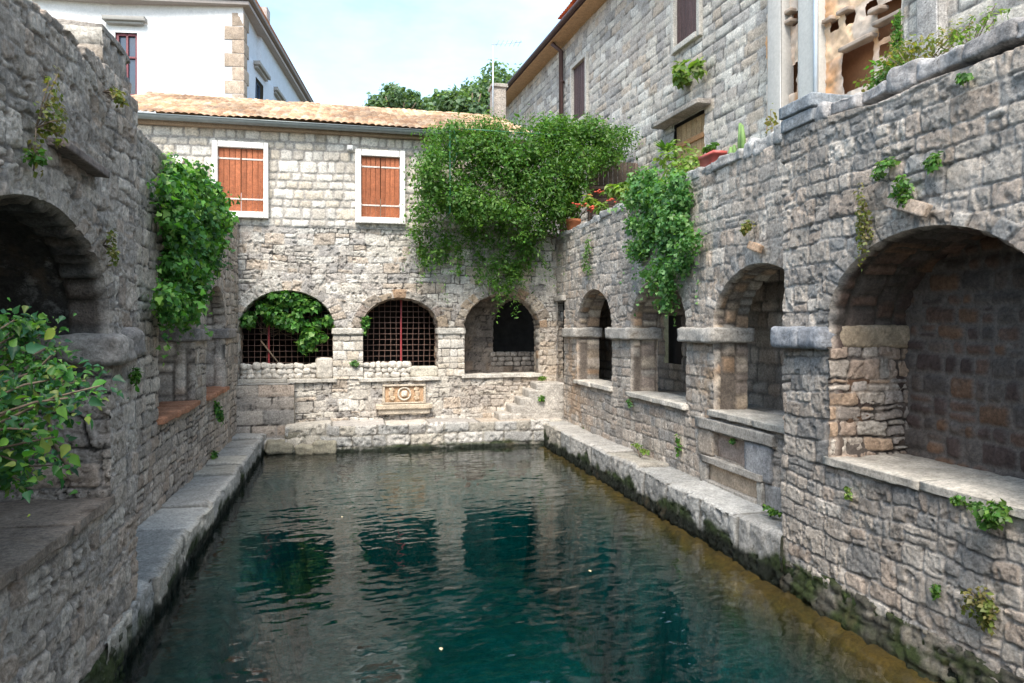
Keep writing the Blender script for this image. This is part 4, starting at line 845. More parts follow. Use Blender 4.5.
dp = pH(565, 80); y_ = dp.y*kl; m = Mesh(); m.tube([hpt(y_, 10.5, .40), hpt(y_, 10.3, .12), hpt(y_, 4.0, .10)], .065, 10); 
for zz in (9.4, 7.6, 5.8): m.tube([hpt(y_, zz, .10), hpt(y_, zz+.05, .10)], .08, 10)
m.build('downpipe', M_BROWNM, T)
# tiled hood on the roof edge
dv = pH(585, 10); m = Mesh(); yb = dv.y*kl
tile_roof('dormer_roof', Vector(hpt(yb-.9, 10.95, .42)), hu, Vector((rs_d.x, rs_d.y, .12)).normalized(), Vector((0, 0, 1)), 1.9, 1.4, T, seed=25, pal=[(.46, .15, .07), (.50, .20, .10)])
m.box(hpt(yb+.05, 10.80, .0), (1.7, .7, .25), M=Mh, col=(.40, .18, .09)); m.build('dormer', M_WOOD, T)

# ochre ruined facade and next house
T = thing('ochre_facade', 'ochre ruined front with dark slots and a pale pillar above the right wall', 'ruined facade', (HP(8.7), 8.7, 4))
def ochre(u, v, c, h):
    k = sst(.50, .75, fbm(u*1.6, v*1.6, 61, 4))[..., None]; return c*(1-k*.8)+np.array((.64, .56, .49))*k*.8
ST_OC = style('course', ch=.5, sl=1.1, joint=.004, depth=.006, rough=.03, pal='warm', mortar=(.44, .32, .2), seed=87, warp=.1, vfun=ochre)
PAL['ochre'] = [(.60, .36, .20), (.62, .44, .29), (.58, .32, .16), (.62, .50, .40)]; ST_OC['pal'] = 'ochre'
fo = .10; slots = []
def slot(u0, v0, u1, v1):
    a, b = pH(u0, v0, fo), pH(u1, v1, fo); slots.append(Rect(min(a.y, b.y)*kl, max(a.y, b.y)*kl, min(a.z, b.z), max(a.z, b.z)))
slot(843, 52, 873, 82); slot(878, 8, 918, 22); slot(905, 34, 919, 46); slot(789, 66, 797, 92); slot(847, 14, 855, 22); slot(832, 23, 840, 29); slot(866, 4, 878, 10)
slot(792, 14, 800, 22); slot(880, 46, 890, 54)
HO2 = HO+hn*fo
wall('wall', HO2, hu, UZ, hn, 7.5*kl, 10.45, 3.9, 9, .03, ST_OC, M_PLASTER, T, slots)
m = Mesh(); m.box(hpt(9.0, 6.4, fo-.34), (3.2, .1, 5.6), M=Mh, col=(.42, .20, .10)); m.build('slot_back', M_PLASTER, T)
for (u_, v_, w_) in ((848, 13, .22), (832, 22, .2), (880, 12, .2), (893, 20, .5), (792, 14, .2), (792, 24, .2), (860, 45, .6)):
    p = pH(u_, v_, fo); m = Mesh(); m.block(hpt(p.y*kl, p.z+.02, fo+.03), (w_, .16, .06), tuple(Mh.to_euler()), rnd=.5, rough=.012, n=6, col=(.38, .30, .24), seed=int(u_)); m.build('corbel', M_PLASTER, T)
a, b = pH(832, 50, fo), pH(803, 50, fo)
m = Mesh(); m.box(hpt((a.y+b.y)/2*kl, 6.4, fo+.07), ((b.y-a.y)*kl*.62, .26, 5.2), M=Mh, col=(.50, .49, .46), bev=.03); m.build('pillar', M_PLASTER, T)
pp = pH(816, 50, fo+.24); m = Mesh(); m.tube([hpt(pp.y*kl, 4.0, fo+.26), hpt(pp.y*kl, 9.0, fo+.26)], .035, 10, (.5, .52, .54)); m.build('pipe', M_GREYP, T)
a, b = pH(790, 50, fo), pH(776, 50, fo); m = Mesh(); m.box(hpt((a.y+b.y)/2*kl, 6.4, fo+.05), ((b.y-a.y)*kl, .24, 5.2), M=Mh, col=(.46, .44, .41), bev=.02); m.build('pillar', M_PLASTER, T)
T = thing('stone_building', 'pale stone building end at the upper right corner behind the wall top', 'building', (HP(6), 6, 4))
wall('wall', HO+hn*.25, hu, UZ, hn, 1.0, 7.55, 3.9, 9, .03, dict(ST_HOUSE, seed=65), M_PALE, T)
a = pH(932, 30, .3); m = Mesh(); m.box(hpt(a.y*kl, 6.4, .28), (.30, .24, 5.2), M=Mh, col=(.42, .40, .38), bev=.02); m.build('corner_pilaster', M_STONE, T)
wall('end_wall', (HP(7.5)-.25, 7.56, 0), UX, UZ, UY, 0, 3, 3.9, 9, .08, dict(ST_HOUSE, seed=66), M_PALE, T)

# ------------------------------------------------------------------ white house, top left
th_ = math.radians(7.2); wu = Vector((math.sin(th_), math.cos(th_), 0)); wv = Vector((math.cos(th_), -math.sin(th_), 0)); WC = Vector((-3.62, 27.5, 0))
T = thing('white_house', 'large white rendered house with stone corner quoins standing behind the left wall', 'house', (WC.x, WC.y, 4))
def WP(a, b, z): p = WC+wv*a+wu*b; return (p.x, p.y, z)
Mw = Matrix((wv, wu, (0, 0, 1))).transposed()
ST_W = style('course', ch=3, sl=5, joint=.001, depth=.0, rough=.006, pal='pale', mortar=(.74, .73, .72), seed=99); PAL['white'] = [(.74, .74, .74), (.75, .75, .75)]; ST_W['pal'] = 'white'
def whitestain(u, v, c, h):
    k = (sst(.40, .58, fbm(u*.55, v*.55, 15, 5))*sst(14.0, 13.3, v+.8*fbm(u*.7, v*.7, 4, 3)))[..., None]; c = np.tile((.68, .675, .665), c.shape[:-1]+(1,)); return c*(1-k)+np.array((.45, .45, .46))*k
ST_W['vfun'] = whitestain; ST_W['var'] = .02
ww = []
def wr(u0, v0, u1, v1):
    out = []
    for (u, v) in ((u0, v0), (u1, v1)):
        r = ray(u, v); t = (WC.dot(wu))/(r.dot(wu)); p = r*t+Vector((0, 0, EYE)); out.append(((p-WC).dot(wv), p.z))
    return Rect(out[0][0], out[1][0], out[1][1], out[0][1])
q1 = wr(115, 32, 137, 96)
wall('wall', WC, wv, UZ, -wu, -14, 0, 3.5, 14.0, .08, ST_W, M_PLASTER, T, [q1])
sw = []
def ws(u0, v0, u1, v1):
    out = []
    for (u, v) in ((u0, v0), (u1, v1)):
        r = ray(u, v); t = WC.dot(wv)/r.dot(wv); p = r*t+Vector((0, 0, EYE)); out.append(((p-WC).dot(wu), p.z))
    return Rect(min(out[0][0], out[1][0]), max(out[0][0], out[1][0]), min(out[0][1], out[1][1]), max(out[0][1], out[1][1]))
sw = [ws(255.5, 61, 262.5, 108), ws(273.5, 90, 279, 115), ws(288, 100, 293, 125)]
for q in sw: q.v1 = 12.0; q.zs = 10.1
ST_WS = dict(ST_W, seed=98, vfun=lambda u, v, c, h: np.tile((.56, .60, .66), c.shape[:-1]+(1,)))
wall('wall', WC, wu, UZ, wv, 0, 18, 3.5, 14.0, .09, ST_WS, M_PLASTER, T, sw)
def wwin(P_, Mx, q, cols, nrm):
    zm = (q.zs+q.v1)/2; um = (q.u0+q.u1)/2; w = q.u1-q.u0; h = q.v1-q.zs
    f = Mesh(); t_ = .09
    for c, s_ in ((( q.u0+t_/2, zm), (t_, h)), ((q.u1-t_/2, zm), (t_, h)), ((um, q.v1-t_/2), (w, t_)), ((um, q.zs+t_/2), (w, t_)), ((um, zm), (t_*.8, h)), ((um, q.zs+h*.62), (w, t_*.8))):
        f.box(P_(c[0], c[1], -.12), (s_[0], .06, s_[1]), M=Mx, col=cols)
    Wn = f.build('window', M_PAINT, T)
    g = Mesh(); g.box(P_(um, zm, -.17), (w+.1, .02, h+.1), M=Mx); g.build('pane', M_GLASS, Wn)
    hd = Mesh(); hd.box(P_(um, q.v1+.42, .10), (w+.7, .3, .16), M=Mx, col=(.30, .29, .27), bev=.03); hd.box(P_(um, q.v1+.30, .06), (w+.5, .2, .10), M=Mx, col=(.36, .35, .33), bev=.03); hd.build('hood_mould', M_PLASTER, Wn)
wwin(lambda a, z, o: WP(a, -o, z), Mw, q1, (.18, .05, .06), -wu)
Mw2 = Matrix((wu, -wv, (0, 0, 1))).transposed()
for q in sw: wwin(lambda b, z, o: WP(o, b, z), Mw2, q, (.05, .08, .14), wv)
m = Mesh(); z = 3.5; k = 0; rs = random.Random(2)
while z < 13.6:
    w = .68 if k % 2 else .42; w2 = .42 if k % 2 else .68
    m.box(WP(-w/2+.03, w2/2-.03, z+.24), (w, w2, .47), M=Mw, col=np.array((.40, .32, .25))*rs.uniform(.85, 1.15), bev=.012); z += .485; k += 1
m.build('quoins', M_STONE, T)
m = Mesh(); m.box(WP(-6.9, 8.9, 13.95), (14.3, 18.3, .14), M=Mw, col=(.36, .32, .30), bev=.02); m.box(WP(-6.9, 8.9, 14.16), (14.55, 18.55, .16), M=Mw, col=(.28, .25, .24), bev=.03); m.build('cornice', M_PLASTER, T)
V = [WP(-14.6, -.45, 14.25), WP(.42, -.45, 14.25), WP(.42, 18.6, 14.25), WP(-14.8, 19, 14.28), WP(-9, 6, 17), WP(-5, 6, 17), WP(-5, 12, 17), WP(-9, 12, 17)]
m = Mesh(); m.add(V, [(0, 1, 5, 4), (1, 2, 6, 5), (2, 3, 7, 6), (3, 0, 4, 7), (4, 5, 6, 7), (3, 2, 1, 0)], np.tile((.42, .22, .13), (8, 1))); m.build('roof', M_TILE, T, smooth=False)
rc = ray(262, 10); t = (WC+wv*.3).dot(wv)/rc.dot(wv); m = Mesh(); m.box(WP(-.1, 3.2, 14.75), (.5, .5, .95), M=Mw, col=(.42, .36, .33), bev=.03); m.build('chimney', M_STONE, T)

# ------------------------------------------------------------------ foliage
LEAF = {'simple': (np.array([(0, 0, 0), (.36, .42, .10), (0, 1, 0), (-.36, .42, .10)]), [(0, 1, 2), (0, 2, 3)]),
        'long': (np.array([(0, 0, 0), (.15, .4, .05), (0, 1, -.08), (-.15, .4, .05)]), [(0, 1, 2), (0, 2, 3)]),
        'broad': (np.array([(0, 0, 0), (.24, .05, .08), (.38, .30, .14), (.20, .68, .10), (0, 1.12, -.14), (-.20, .68, .10), (-.38, .30, .14), (-.24, .05, .08), (0, .45, -.02)]), [(8, 0, 1), (8, 1, 2), (8, 2, 3), (8, 3, 4), (8, 4, 5), (8, 5, 6), (8, 6, 7), (8, 7, 0)]),
        'ivy': (np.array([(0, .0, 0), (.34, -.06, .03), (.50, .30, .06), (.26, .48, .02), (0, 1, -.08), (-.26, .48, .02), (-.50, .30, .06), (-.34, -.06, .03), (0, .34, -.03)]), [(8, 0, 1), (8, 1, 2), (8, 2, 3), (8, 3, 4), (8, 4, 5), (8, 5, 6), (8, 6, 7), (8, 7, 0)])}
GREENS = dict(ivy=[(.045, .145, .028), (.065, .185, .034), (.095, .24, .045), (.032, .105, .026), (.15, .28, .06)],
              vine=[(.06, .16, .025), (.085, .20, .03), (.045, .12, .02), (.14, .25, .045), (.07, .17, .03), (.11, .19, .05)],
              blue=[(.07, .18, .05), (.095, .22, .06), (.05, .14, .04), (.15, .27, .09)],
              creeper=[(.05, .14, .025), (.075, .18, .03), (.04, .11, .02), (.12, .23, .045), (.08, .18, .035), (.10, .17, .04)],
              lime=[(.13, .22, .04), (.17, .26, .06), (.09, .17, .03), (.20, .26, .07)],
              fig=[(.045, .15, .028), (.07, .21, .035), (.03, .11, .035), (.13, .27, .045), (.20, .26, .06), (.03, .10, .05), (.04, .13, .06), (.06, .17, .03)],
              dry=[(.17, .16, .05), (.20, .17, .06), (.11, .14, .03), (.14, .18, .04)],
              oak=[(.10, .165, .085), (.13, .20, .10), (.08, .14, .075), (.15, .22, .11)])
def leaves(name, P, Nrm, size, pal, shape, parent, seed=0, droop=.5, mat=None, dark=None):
    rg = np.random.default_rng(seed); P = np.asarray(P, float); n = len(P); T_, F_ = LEAF[shape]; F_ = np.array(F_)
    Nrm = np.asarray(Nrm, float)+rg.normal(0, .55, (n, 3)); Nrm /= np.linalg.norm(Nrm, axis=1, keepdims=True)+1e-9
    d = rg.normal(0, 1, (n, 3)); d[:, 2] -= droop*1.5; d -= Nrm*(d*Nrm).sum(1, keepdims=True); d /= np.linalg.norm(d, axis=1, keepdims=True)+1e-9
    s = np.cross(d, Nrm); size = np.asarray(size)*np.exp(rg.normal(0, .25, n))
    V = P[:, None]+size[:, None, None]*(T_[None, :, 0:1]*s[:, None]+T_[None, :, 1:2]*d[:, None]+T_[None, :, 2:3]*Nrm[:, None])
    F = (np.arange(n)[:, None, None]*len(T_)+F_[None]).reshape(-1, 3)
    pl = np.array(GREENS[pal]); c = pl[rg.integers(0, len(pl), n)]*np.exp(rg.normal(0, .22, (n, 1)))
    c = np.repeat(c[:, None], len(T_), 1).reshape(-1, 3)
    return link(name, np_mesh(name, V.reshape(-1, 3), F, c, smooth=False), mat or M_LEAF, parent)
def clump_pts(cl, dens, rg, shell=.55):
    """points and outward normals through ellipsoid clumps: (x, y, z, rx, ry, rz)"""
    P, Nn = [], []
    for (x, y, z, rx, ry, rz) in cl:
        n = max(6, int(dens*(rx*ry+ry*rz+rx*rz))); d = rg.normal(0, 1, (n, 3)); d /= np.linalg.norm(d, axis=1, keepdims=True)
        r = shell+(1-shell)*rg.random((n, 1))**.7; r = r*(1+.18*rg.normal(0, 1, (n, 1)))
        P.append(np.array((x, y, z))+d*r*np.array((rx, ry, rz))); Nn.append(d+np.array((0, 0, .35)))
    return np.concatenate(P), np.concatenate(Nn)
def in_poly(x, y, poly):
    c = False; j = len(poly)-1
    for i in range(len(poly)):
        if (poly[i][1] > y) != (poly[j][1] > y) and x < (poly[j][0]-poly[i][0])*(y-poly[i][1])/(poly[j][1]-poly[i][1])+poly[i][0]: c = not c
        j = i
    return c
def poly_clumps(poly, n, proj, r, seed):
    rs = random.Random(seed); xs = [p[0] for p in poly]; ys = [p[1] for p in poly]; out = []
    while len(out) < n:
        u, v = rs.uniform(min(xs), max(xs)), rs.uniform(min(ys), max(ys))
        if in_poly(u, v, poly):
            p = proj(u, v, rs); k = rs.uniform(.6, 1.35); out.append((p.x, p.y, p.z, r[0]*k, r[1]*k, r[2]*k))
    return out
def stems(m, root, tips, r0, rs, sag=.1, wig=.06, n=7):
    for t in tips:
        a = Vector(root); b = Vector(t); pts = []
        for k in range(n+1):
            f = k/n; p = a.lerp(b, f)+Vector((rs.gauss(0, wig), rs.gauss(0, wig), rs.gauss(0, wig)-sag*math.sin(math.pi*f)))*(math.sin(math.pi*f)+.05); pts.append(p)
        m.tube(pts, [r0*(1-.75*k/n) for k in range(n+1)], 6)

# big climber over the back right corner
rg = np.random.default_rng(3)
T = thing('climbing_plant', 'huge dense green climber spilling over the back right corner wall and arch', 'climber', (3, 15.4, 4.2))
up = [(432, 128), (470, 124), (540, 124), (600, 124), (634, 130), (628, 150), (596, 168), (580, 190), (562, 214), (520, 222), (440, 215), (414, 222), (424, 190), (428, 160)]
low = [(411, 232), (420, 205), (470, 200), (540, 205), (560, 222), (540, 240), (525, 256), (516, 270), (506, 288), (494, 290), (482, 268), (470, 250), (450, 246), (436, 254), (424, 258), (414, 248)]
def pj_up(u, v, rs): return pY(u, v, 14.62-rs.uniform(0, .7)+max(0, (u-545)/80)*.5)
def pj_low(u, v, rs): return pY(u, v, 14.92-rs.uniform(0, .22))
rt = [(545, 122), (600, 122), (626, 130), (628, 146), (612, 162), (592, 172), (570, 182), (545, 190)]
cl = poly_clumps(up, 210, pj_up, (.22, .26, .19), 5)+poly_clumps([(515, 124), (575, 122), (580, 170), (566, 215), (545, 236), (515, 240)], 60, lambda u, v, rs: pY(u, v, 14.25+rs.uniform(-.3, .3)), (.2, .2, .18), 19)+poly_clumps(rt, 80, lambda u, v, rs: pY(u, v, 14.3+rs.uniform(-.3, .5)), (.22, .22, .16), 9)+poly_clumps(low, 90, pj_low, (.14, .12, .18), 6)
cl = [(a, b, c, d*k, e*k, f*k) for (a, b, c, d, e, f), k in zip(cl, np.random.default_rng(1).uniform(.5, 1.5, len(cl)))]
def shoots(cl, n, rg, L, up_=.4, nl=16):
    P = []
    for q in rg.integers(0, len(cl), n):
        a = np.array(cl[q][:3]); d = rg.normal(0, 1, 3)+np.array((0, -.5, up_)); d /= np.linalg.norm(d); l = L*rg.uniform(.5, 1.3)
        for t in np.linspace(.2, 1, nl): P.append(a+d*l*t+np.array((0, 0, -.35*l*t*t))+rg.normal(0, .02, 3))
    return np.array(P)
def loosen(P, rg, s_): return P+rg.normal(0, s_, P.shape)
P, Nn = clump_pts(cl, 760, rg, .15); k_ = fbm(P[:, 0]*2.2, P[:, 2]*2.2, 4, 3)+rg.normal(0, .08, len(P)); P = loosen(P, rg, .05)
a_, b_ = k_ < .48, k_ >= .48
leaves('foliage', P[a_], Nn[a_], np.full(a_.sum(), .066), 'creeper', 'simple', T, 7, .5); leaves('foliage', P[b_], Nn[b_], np.full(b_.sum(), .078), 'vine', 'long', T, 8, .6)
P = shoots(cl, 260, rg, .42); P = np.concatenate([P, shoots(cl[:210], 110, rg, .55, 1.2), shoots(cl[-90:], 90, rg, .75, -1.6, 22)])
P[:, 1] = np.minimum(P[:, 1], np.where(P[:, 2] < 4.3, 15.12, 99)); leaves('shoot_foliage', P, np.tile((0, -.4, .8), (len(P), 1)), np.full(len(P), .072), 'vine', 'long', T, 9, .5)
m = Mesh(); rs = random.Random(3)
for k in range(26):
    c0 = cl[rs.randrange(len(cl))]; stems(m, (rs.uniform(3.0, 5.2), 15.6, 4.1), [c0[:3]], .018, rs, .15, .08)
m.build('stem', M_BARK, T)
trails = []
for (u, v0, v1) in ((424, 250, 262), (437, 250, 262), (460, 245, 272), (478, 250, 280), (497, 280, 300), (508, 275, 294), (519, 262, 276), (530, 250, 266), (446, 240, 258)):
    a, b = pY(u, v0, 14.95), pY(u+rs.uniform(-3, 3), v1, 15.03); pts = [a.lerp(b, t/6)+Vector((rs.gauss(0, .015), rs.gauss(0, .015), 0)) for t in range(7)]; m = Mesh(); m.tube(pts, .004, 5); m.build('trailing_stem', M_BARK, T); trails += [tuple(p+Vector((rs.gauss(0, .04), rs.gauss(0, .03), rs.gauss(0, .04)))) for p in pts for _ in range(9)]
leaves('trailing_foliage', trails, np.tile((0, -1, .3), (len(trails), 1)), np.full(len(trails), .07), 'vine', 'simple', T, 11, .8)
o = pY(421, 247, 14.98)
dr = clump_pts([(o.x, o.y, o.z, .10, .06, .16)], 2500, rg, .3); leaves('withered_foliage', dr[0], dr[1], np.full(len(dr[0]), .05), 'dry', 'simple', T, 12)
# green pipe frame carrying it
Fp = thing('pipe_frame', 'thin green painted pipe frame showing above the big climber', 'plant frame', (2.0, 14.9, 4.0))
a, b = pY(450, 128, 14.0), pY(450, 190, 14.0); c_ = pY(556, 135, 14.05); m = Mesh()
m.tube([(b.x, 14.0, 4.62), tuple(a)], .014, 8); m.build('upright', M_GREENP, Fp); m = Mesh(); m.tube([tuple(a), tuple(c_)], .010, 8); m.build('rail', M_GREENP, Fp)
for zz in (4.65, 6.0):
    m = Mesh(); m.tube([(b.x, 14.0, zz), (b.x, 15.19, zz)], .012, 8); m.build('bracket', M_GREENP, Fp)
m = Mesh(); m.tube([tuple(pY(454, 130, 13.97)), tuple(pY(458, 150, 13.97)), tuple(pY(452, 168, 13.97))], .008, 6); m.build('hose', M_GREENP, Fp)

# ivy on the left arcade
T = thing('ivy', 'dark green leafy ivy hanging over the first arch of the left arcade', 'ivy', (XL, 10, 4.3))
pl = [(168, 168), (180, 164), (200, 176), (222, 186), (233, 214), (230, 232), (214, 252), (206, 274), (196, 296), (190, 316), (178, 322), (168, 322), (167, 290)]
cl = poly_clumps(pl, 80, lambda u, v, rs: pX(u, v, XL+rs.uniform(.02, .24)), (.13, .26, .17), 15)
P, Nn = clump_pts(cl, 1500, rg, .3); P = loosen(P, rg, .03); leaves('foliage', P, Nn, np.full(len(P), .062), 'ivy', 'ivy', T, 17, .9)
P = np.concatenate([shoots(cl, 60, rg, .36, .3, 9), shoots(cl, 50, rg, .5, -1.3, 12)]); P[:, 0] = np.maximum(P[:, 0], XL+.03); leaves('shoot_foliage', P, np.tile((.6, -.4, .6), (len(P), 1)), np.full(len(P), .06), 'ivy', 'ivy', T, 18, .6)
m = Mesh(); rs = random.Random(5); stems(m, (XL+.05, 9.6, 4.4), [c0[:3] for c0 in cl[::4]], .015, rs, .0, .06); m.build('stem', M_BARK, T)
# foliage hanging inside the left back arch
T = thing('ivy', 'bright green leafy vine growing through the top of the left grilled back arch', 'ivy', (-1.2, YB+.2, 3))
pl = [(240, 310), (250, 300), (268, 292), (292, 292), (312, 298), (326, 310), (333, 322), (322, 338), (306, 352), (298, 340), (284, 334), (276, 322), (258, 316), (244, 326)]
cl = poly_clumps(pl, 42, lambda u, v, rs: pY(u, v, YB+.10+rs.uniform(-.12, .2)), (.13, .12, .13), 25)
cl = [c0 for c0 in cl if Bb[0].inside(c0[0], c0[2], -.08)]
P, Nn = clump_pts(cl, 1500, rg, .5); leaves('foliage', P, Nn, np.full(len(P), .085), 'ivy', 'ivy', T, 27, .9)
m = Mesh(); stems(m, (-1.7, YB+.6, 2.3), [c0[:3] for c0 in cl[::3]], .01, rs, -.1, .05); m.build('stem', M_BARK, T)
T = thing('ivy', 'small ivy sprig at the left edge of the middle back arch', 'ivy', (.36, YB, 2.5))
cl = [(.36+rs.uniform(-.05, .06), YB-.03, 2.45+rs.uniform(-.15, .2), .05, .05, .07) for _ in range(8)]; P, Nn = clump_pts(cl, 3500, rg, .3); leaves('foliage', P, Nn, np.full(len(P), .06), 'ivy', 'ivy', T, 28)
# hanging blue-green plant on the right arcade
T = thing('trailing_plant', 'grey green leafy plant trailing down the right arcade over its second arch', 'trailing plant', (XR, 9.7, 4.3))
pl = [(632, 180), (650, 172), (680, 180), (694, 196), (690, 225), (692, 250), (686, 270), (680, 290), (668, 306), (656, 300), (646, 286), (638, 262), (628, 240), (626, 210)]
cl = poly_clumps(pl, 62, lambda u, v, rs: pX(u, v, XR-rs.uniform(.03, .24)), (.12, .18, .15), 35)
P, Nn = clump_pts(cl, 1900, rg, .3); P = loosen(P, rg, .03); leaves('foliage', P, Nn, np.full(len(P), .052), 'blue', 'ivy', T, 37, .8)
P = np.concatenate([shoots(cl, 40, rg, .3, .4, 9), shoots(cl, 60, rg, .5, -1.5, 12)]); P[:, 0] = np.minimum(P[:, 0], XR-.03); leaves('shoot_foliage', P, np.tile((-.6, -.4, .6), (len(P), 1)), np.full(len(P), .05), 'blue', 'ivy', T, 38, .8)
m = Mesh(); stems(m, (XR-.02, 9.9, 4.4), [c0[:3] for c0 in cl[::4]], .012, rs, 0, .05); m.build('stem', M_BARK, T)

# foreground fig-like shrub, lower left
T = thing('shrub', 'broad leaved bright green shrub reaching in at the lower left beside the near arch', 'shrub', (XLN-.2, 3.4, 1.3))
def pj_f(u, v, rs): return pY(u, v, rs.uniform(3.1, 3.8))
tips = [(8, 320), (30, 322), (52, 322), (8, 345), (40, 350), (62, 352), (14, 372), (44, 378), (74, 382), (92, 388), (100, 391), (24, 398), (54, 402), (10, 418), (38, 425), (58, 440), (14, 450), (36, 462), (66, 470), (10, 478), (28, 480), (-20, 340), (-25, 380), (-20, 420), (-20, 460), (-40, 400), (70, 400), (84, 380), (60, 372), (30, 440), (48, 455), (5, 395), (20, 335)]
m = Mesh(); rs = random.Random(12); LP, LN, LS = [], [], []; root = Vector((-2.1, 3.4, 1.35))
for (u, v) in tips:
    t = pj_f(u, v, rs); pts = []
    for k in range(8):
        f = k/7; pts.append(root.lerp(t, f)+Vector((rs.gauss(0, .02), rs.gauss(0, .02), .18*math.sin(math.pi*f)+rs.gauss(0, .015))))
    m.tube(pts, [.012*(1-.7*k/7) for k in range(8)], 6)
    for k in range(3, 8):
        for _ in range(20 if k > 4 else 8):
            LP.append(tuple(pts[k]+Vector((rs.gauss(0, .05), rs.gauss(0, .07), rs.gauss(0, .05))))); LN.append((.3, -.7, .75)); LS.append(rs.choice((rs.uniform(.012, .026), rs.uniform(.014, .03), rs.uniform(.025, .046))))
fc = poly_clumps([(-30, 318), (14, 318), (34, 330), (24, 350), (60, 366), (72, 388), (40, 402), (22, 420), (34, 446), (30, 474), (10, 484), (-30, 484)], 34, lambda u, v, rs: pY(u, v, rs.uniform(3.3, 3.9)), (.06, .08, .045), 77)
fp, fn = clump_pts(fc, 3000, np.random.default_rng(8), .2)
leaves('inner_foliage', fp, fn*np.array((1, 1, .6))+np.array((.2, -.5, .6)), np.full(len(fp), .026), 'ivy', 'broad', T, 43, .4)
m.build('stem', M_BARK, T); leaves('foliage', LP, LN, np.array(LS)*1.15, 'fig', 'broad', T, 41, .5)
m = Mesh(); m.tube([pY(48, 410, 3.9), pY(52, 440, 3.9), pY(60, 452, 3.9), pY(72, 474, 3.9)], .012, 8); m.build('bare_stem', M_BARK, T)

# wall weeds: each tuft a plant of its own
def weed(label, p, n, r, pal, shape='simple', ls=.05, cnt=140, name='weed', droop=.5, cat='weed', seed=None):
    T = thing(name, label, cat, tuple(p)); rg2 = np.random.default_rng(seed or int(abs(p.x*37+p.y*91+p.z*53)*10)); n = np.array(n, float)
    k = max(2, int(cnt/45)); cl = [tuple(np.array(p)+n*r[1]*.5+rg2.normal(0, .4, 3)*np.array(r))+(r[0]*.6, r[1]*.6, r[2]*.6) for _ in range(k)]
    P, Nn = clump_pts(cl, 1, rg2); P = []; Nn = []
    for c0 in cl:
        d = rg2.normal(0, 1, (cnt//k, 3)); d /= np.linalg.norm(d, axis=1, keepdims=True); P.append(np.array(c0[:3])+d*np.array(c0[3:])*rg2.random((cnt//k, 1))**.5); Nn.append(d+n*.6+np.array((0, 0, .4)))
    P = np.concatenate(P); leaves('foliage', P, np.concatenate(Nn), np.full(len(P), ls), pal, shape, T, int(p.z*100), droop)
    m = Mesh(); rr = random.Random(int(p.z*77))
    for q in P[::max(1, len(P)//10)]: m.tube([tuple(p), tuple((np.array(p)+q)/2+np.array((0, 0, .01))), tuple(q)], .0035, 5)
    m.build('stem', M_BARK, T); return T
NR, NL, NB = (-1, 0, 0), (1, 0, 0), (0, -1, 0)
weed('large bright green weed on the near right wall just under the sill edge', pX(1000, 512, XRN-.03), NR, (.05, .16, .08), 'vine', cnt=260, ls=.04)
weed('small green tuft beside the larger weed under the right sill', pX(961, 499, XRN-.03), NR, (.04, .06, .05), 'vine', cnt=90, ls=.03)
weed('yellowish bushy weed low on the near right wall', pX(982, 608, XRN-.03), NR, (.06, .12, .14), 'dry', cnt=260, ls=.035)
weed('tiny green sprig low in a joint of the near right wall', pX(936, 590, XRN-.03), NR, (.03, .04, .07), 'vine', cnt=60, ls=.03)
weed('small round leafed tuft in the near right wall below the pier', pX(850, 492, XRN-.03), NR, (.03, .05, .05), 'lime', cnt=60, ls=.03)
weed('low leafy weed growing on top of the right sill at the picture edge', Vector((XRN+.35, 3.72, 1.32)), (0, 0, 1), (.08, .18, .03), 'vine', cnt=110, ls=.035)
weed('green weed clump over the left shoulder of the near right arch', pX(908, 190, XRN-.04), NR, (.06, .10, .12), 'vine', cnt=230, ls=.035)
weed('hanging dry brownish weed streak left of the near right arch crown', pX(868, 222, XRN-.04), NR, (.04, .09, .26), 'dry', cnt=330, ls=.03)
weed('green tuft on the right wall high above the arch', pX(886, 168, XRN-.04), NR, (.05, .10, .06), 'vine', cnt=150, ls=.035)
weed('small weed high on the near right wall near the coping', pX(970, 76, XRN-.04), NR, (.05, .08, .05), 'vine', cnt=100, ls=.035)
weed('dark leafy tuft growing from the near right wall face', pX(938, 162, XRN-.04), NR, (.05, .08, .10), 'vine', cnt=140, ls=.035)
weed('thin trailing weed beside the first right arch crown', pX(590, 258, XR-.04), NR, (.05, .14, .30), 'vine', 'long', cnt=300, ls=.06, name='trailing_weed')
weed('pale upright tuft on the right ledge at the back corner', pZ(588, 428, .47), (0, 0, 1), (.08, .14, .07), 'blue', cnt=110, ls=.05)
weed('flat green weed patch at the foot of the right arcade', pZ(640, 458, .46), (0, 0, 1), (.06, .30, .03), 'lime', cnt=130, ls=.04)
weed('slim green plant on the right arcade wall between ledge and sill', pX(681, 446, XR-.03), NR, (.04, .07, .13), 'vine', cnt=110, ls=.04)
weed('small weed hanging below the sill of the second right arch', pX(633, 402, XR-.03), NR, (.04, .08, .08), 'blue', cnt=80, ls=.04)
weed('moss tuft on the right ledge against the near pier', pZ(770, 517, .46), (0, 0, 1), (.10, .14, .03), 'vine', cnt=140, ls=.035)
weed('dark fern tuft inside the niche of the right arcade wall', pX(737, 441, XR+.02), NR, (.03, .09, .05), 'ivy', cnt=90, ls=.03)
weed('green fern growing from the far left wall under its arch sill', pX(216, 412, XL+.03), NL, (.06, .10, .20), 'ivy', cnt=200, ls=.06)
weed('small fern low on the far left wall near the ledge', pX(211, 450, XL+.03), NL, (.04, .07, .10), 'ivy', cnt=80, ls=.05)
weed('bright green weed on the near left pier below its impost', pX(132, 377, XLN+.03), NL, (.04, .08, .09), 'vine', cnt=120, ls=.035)
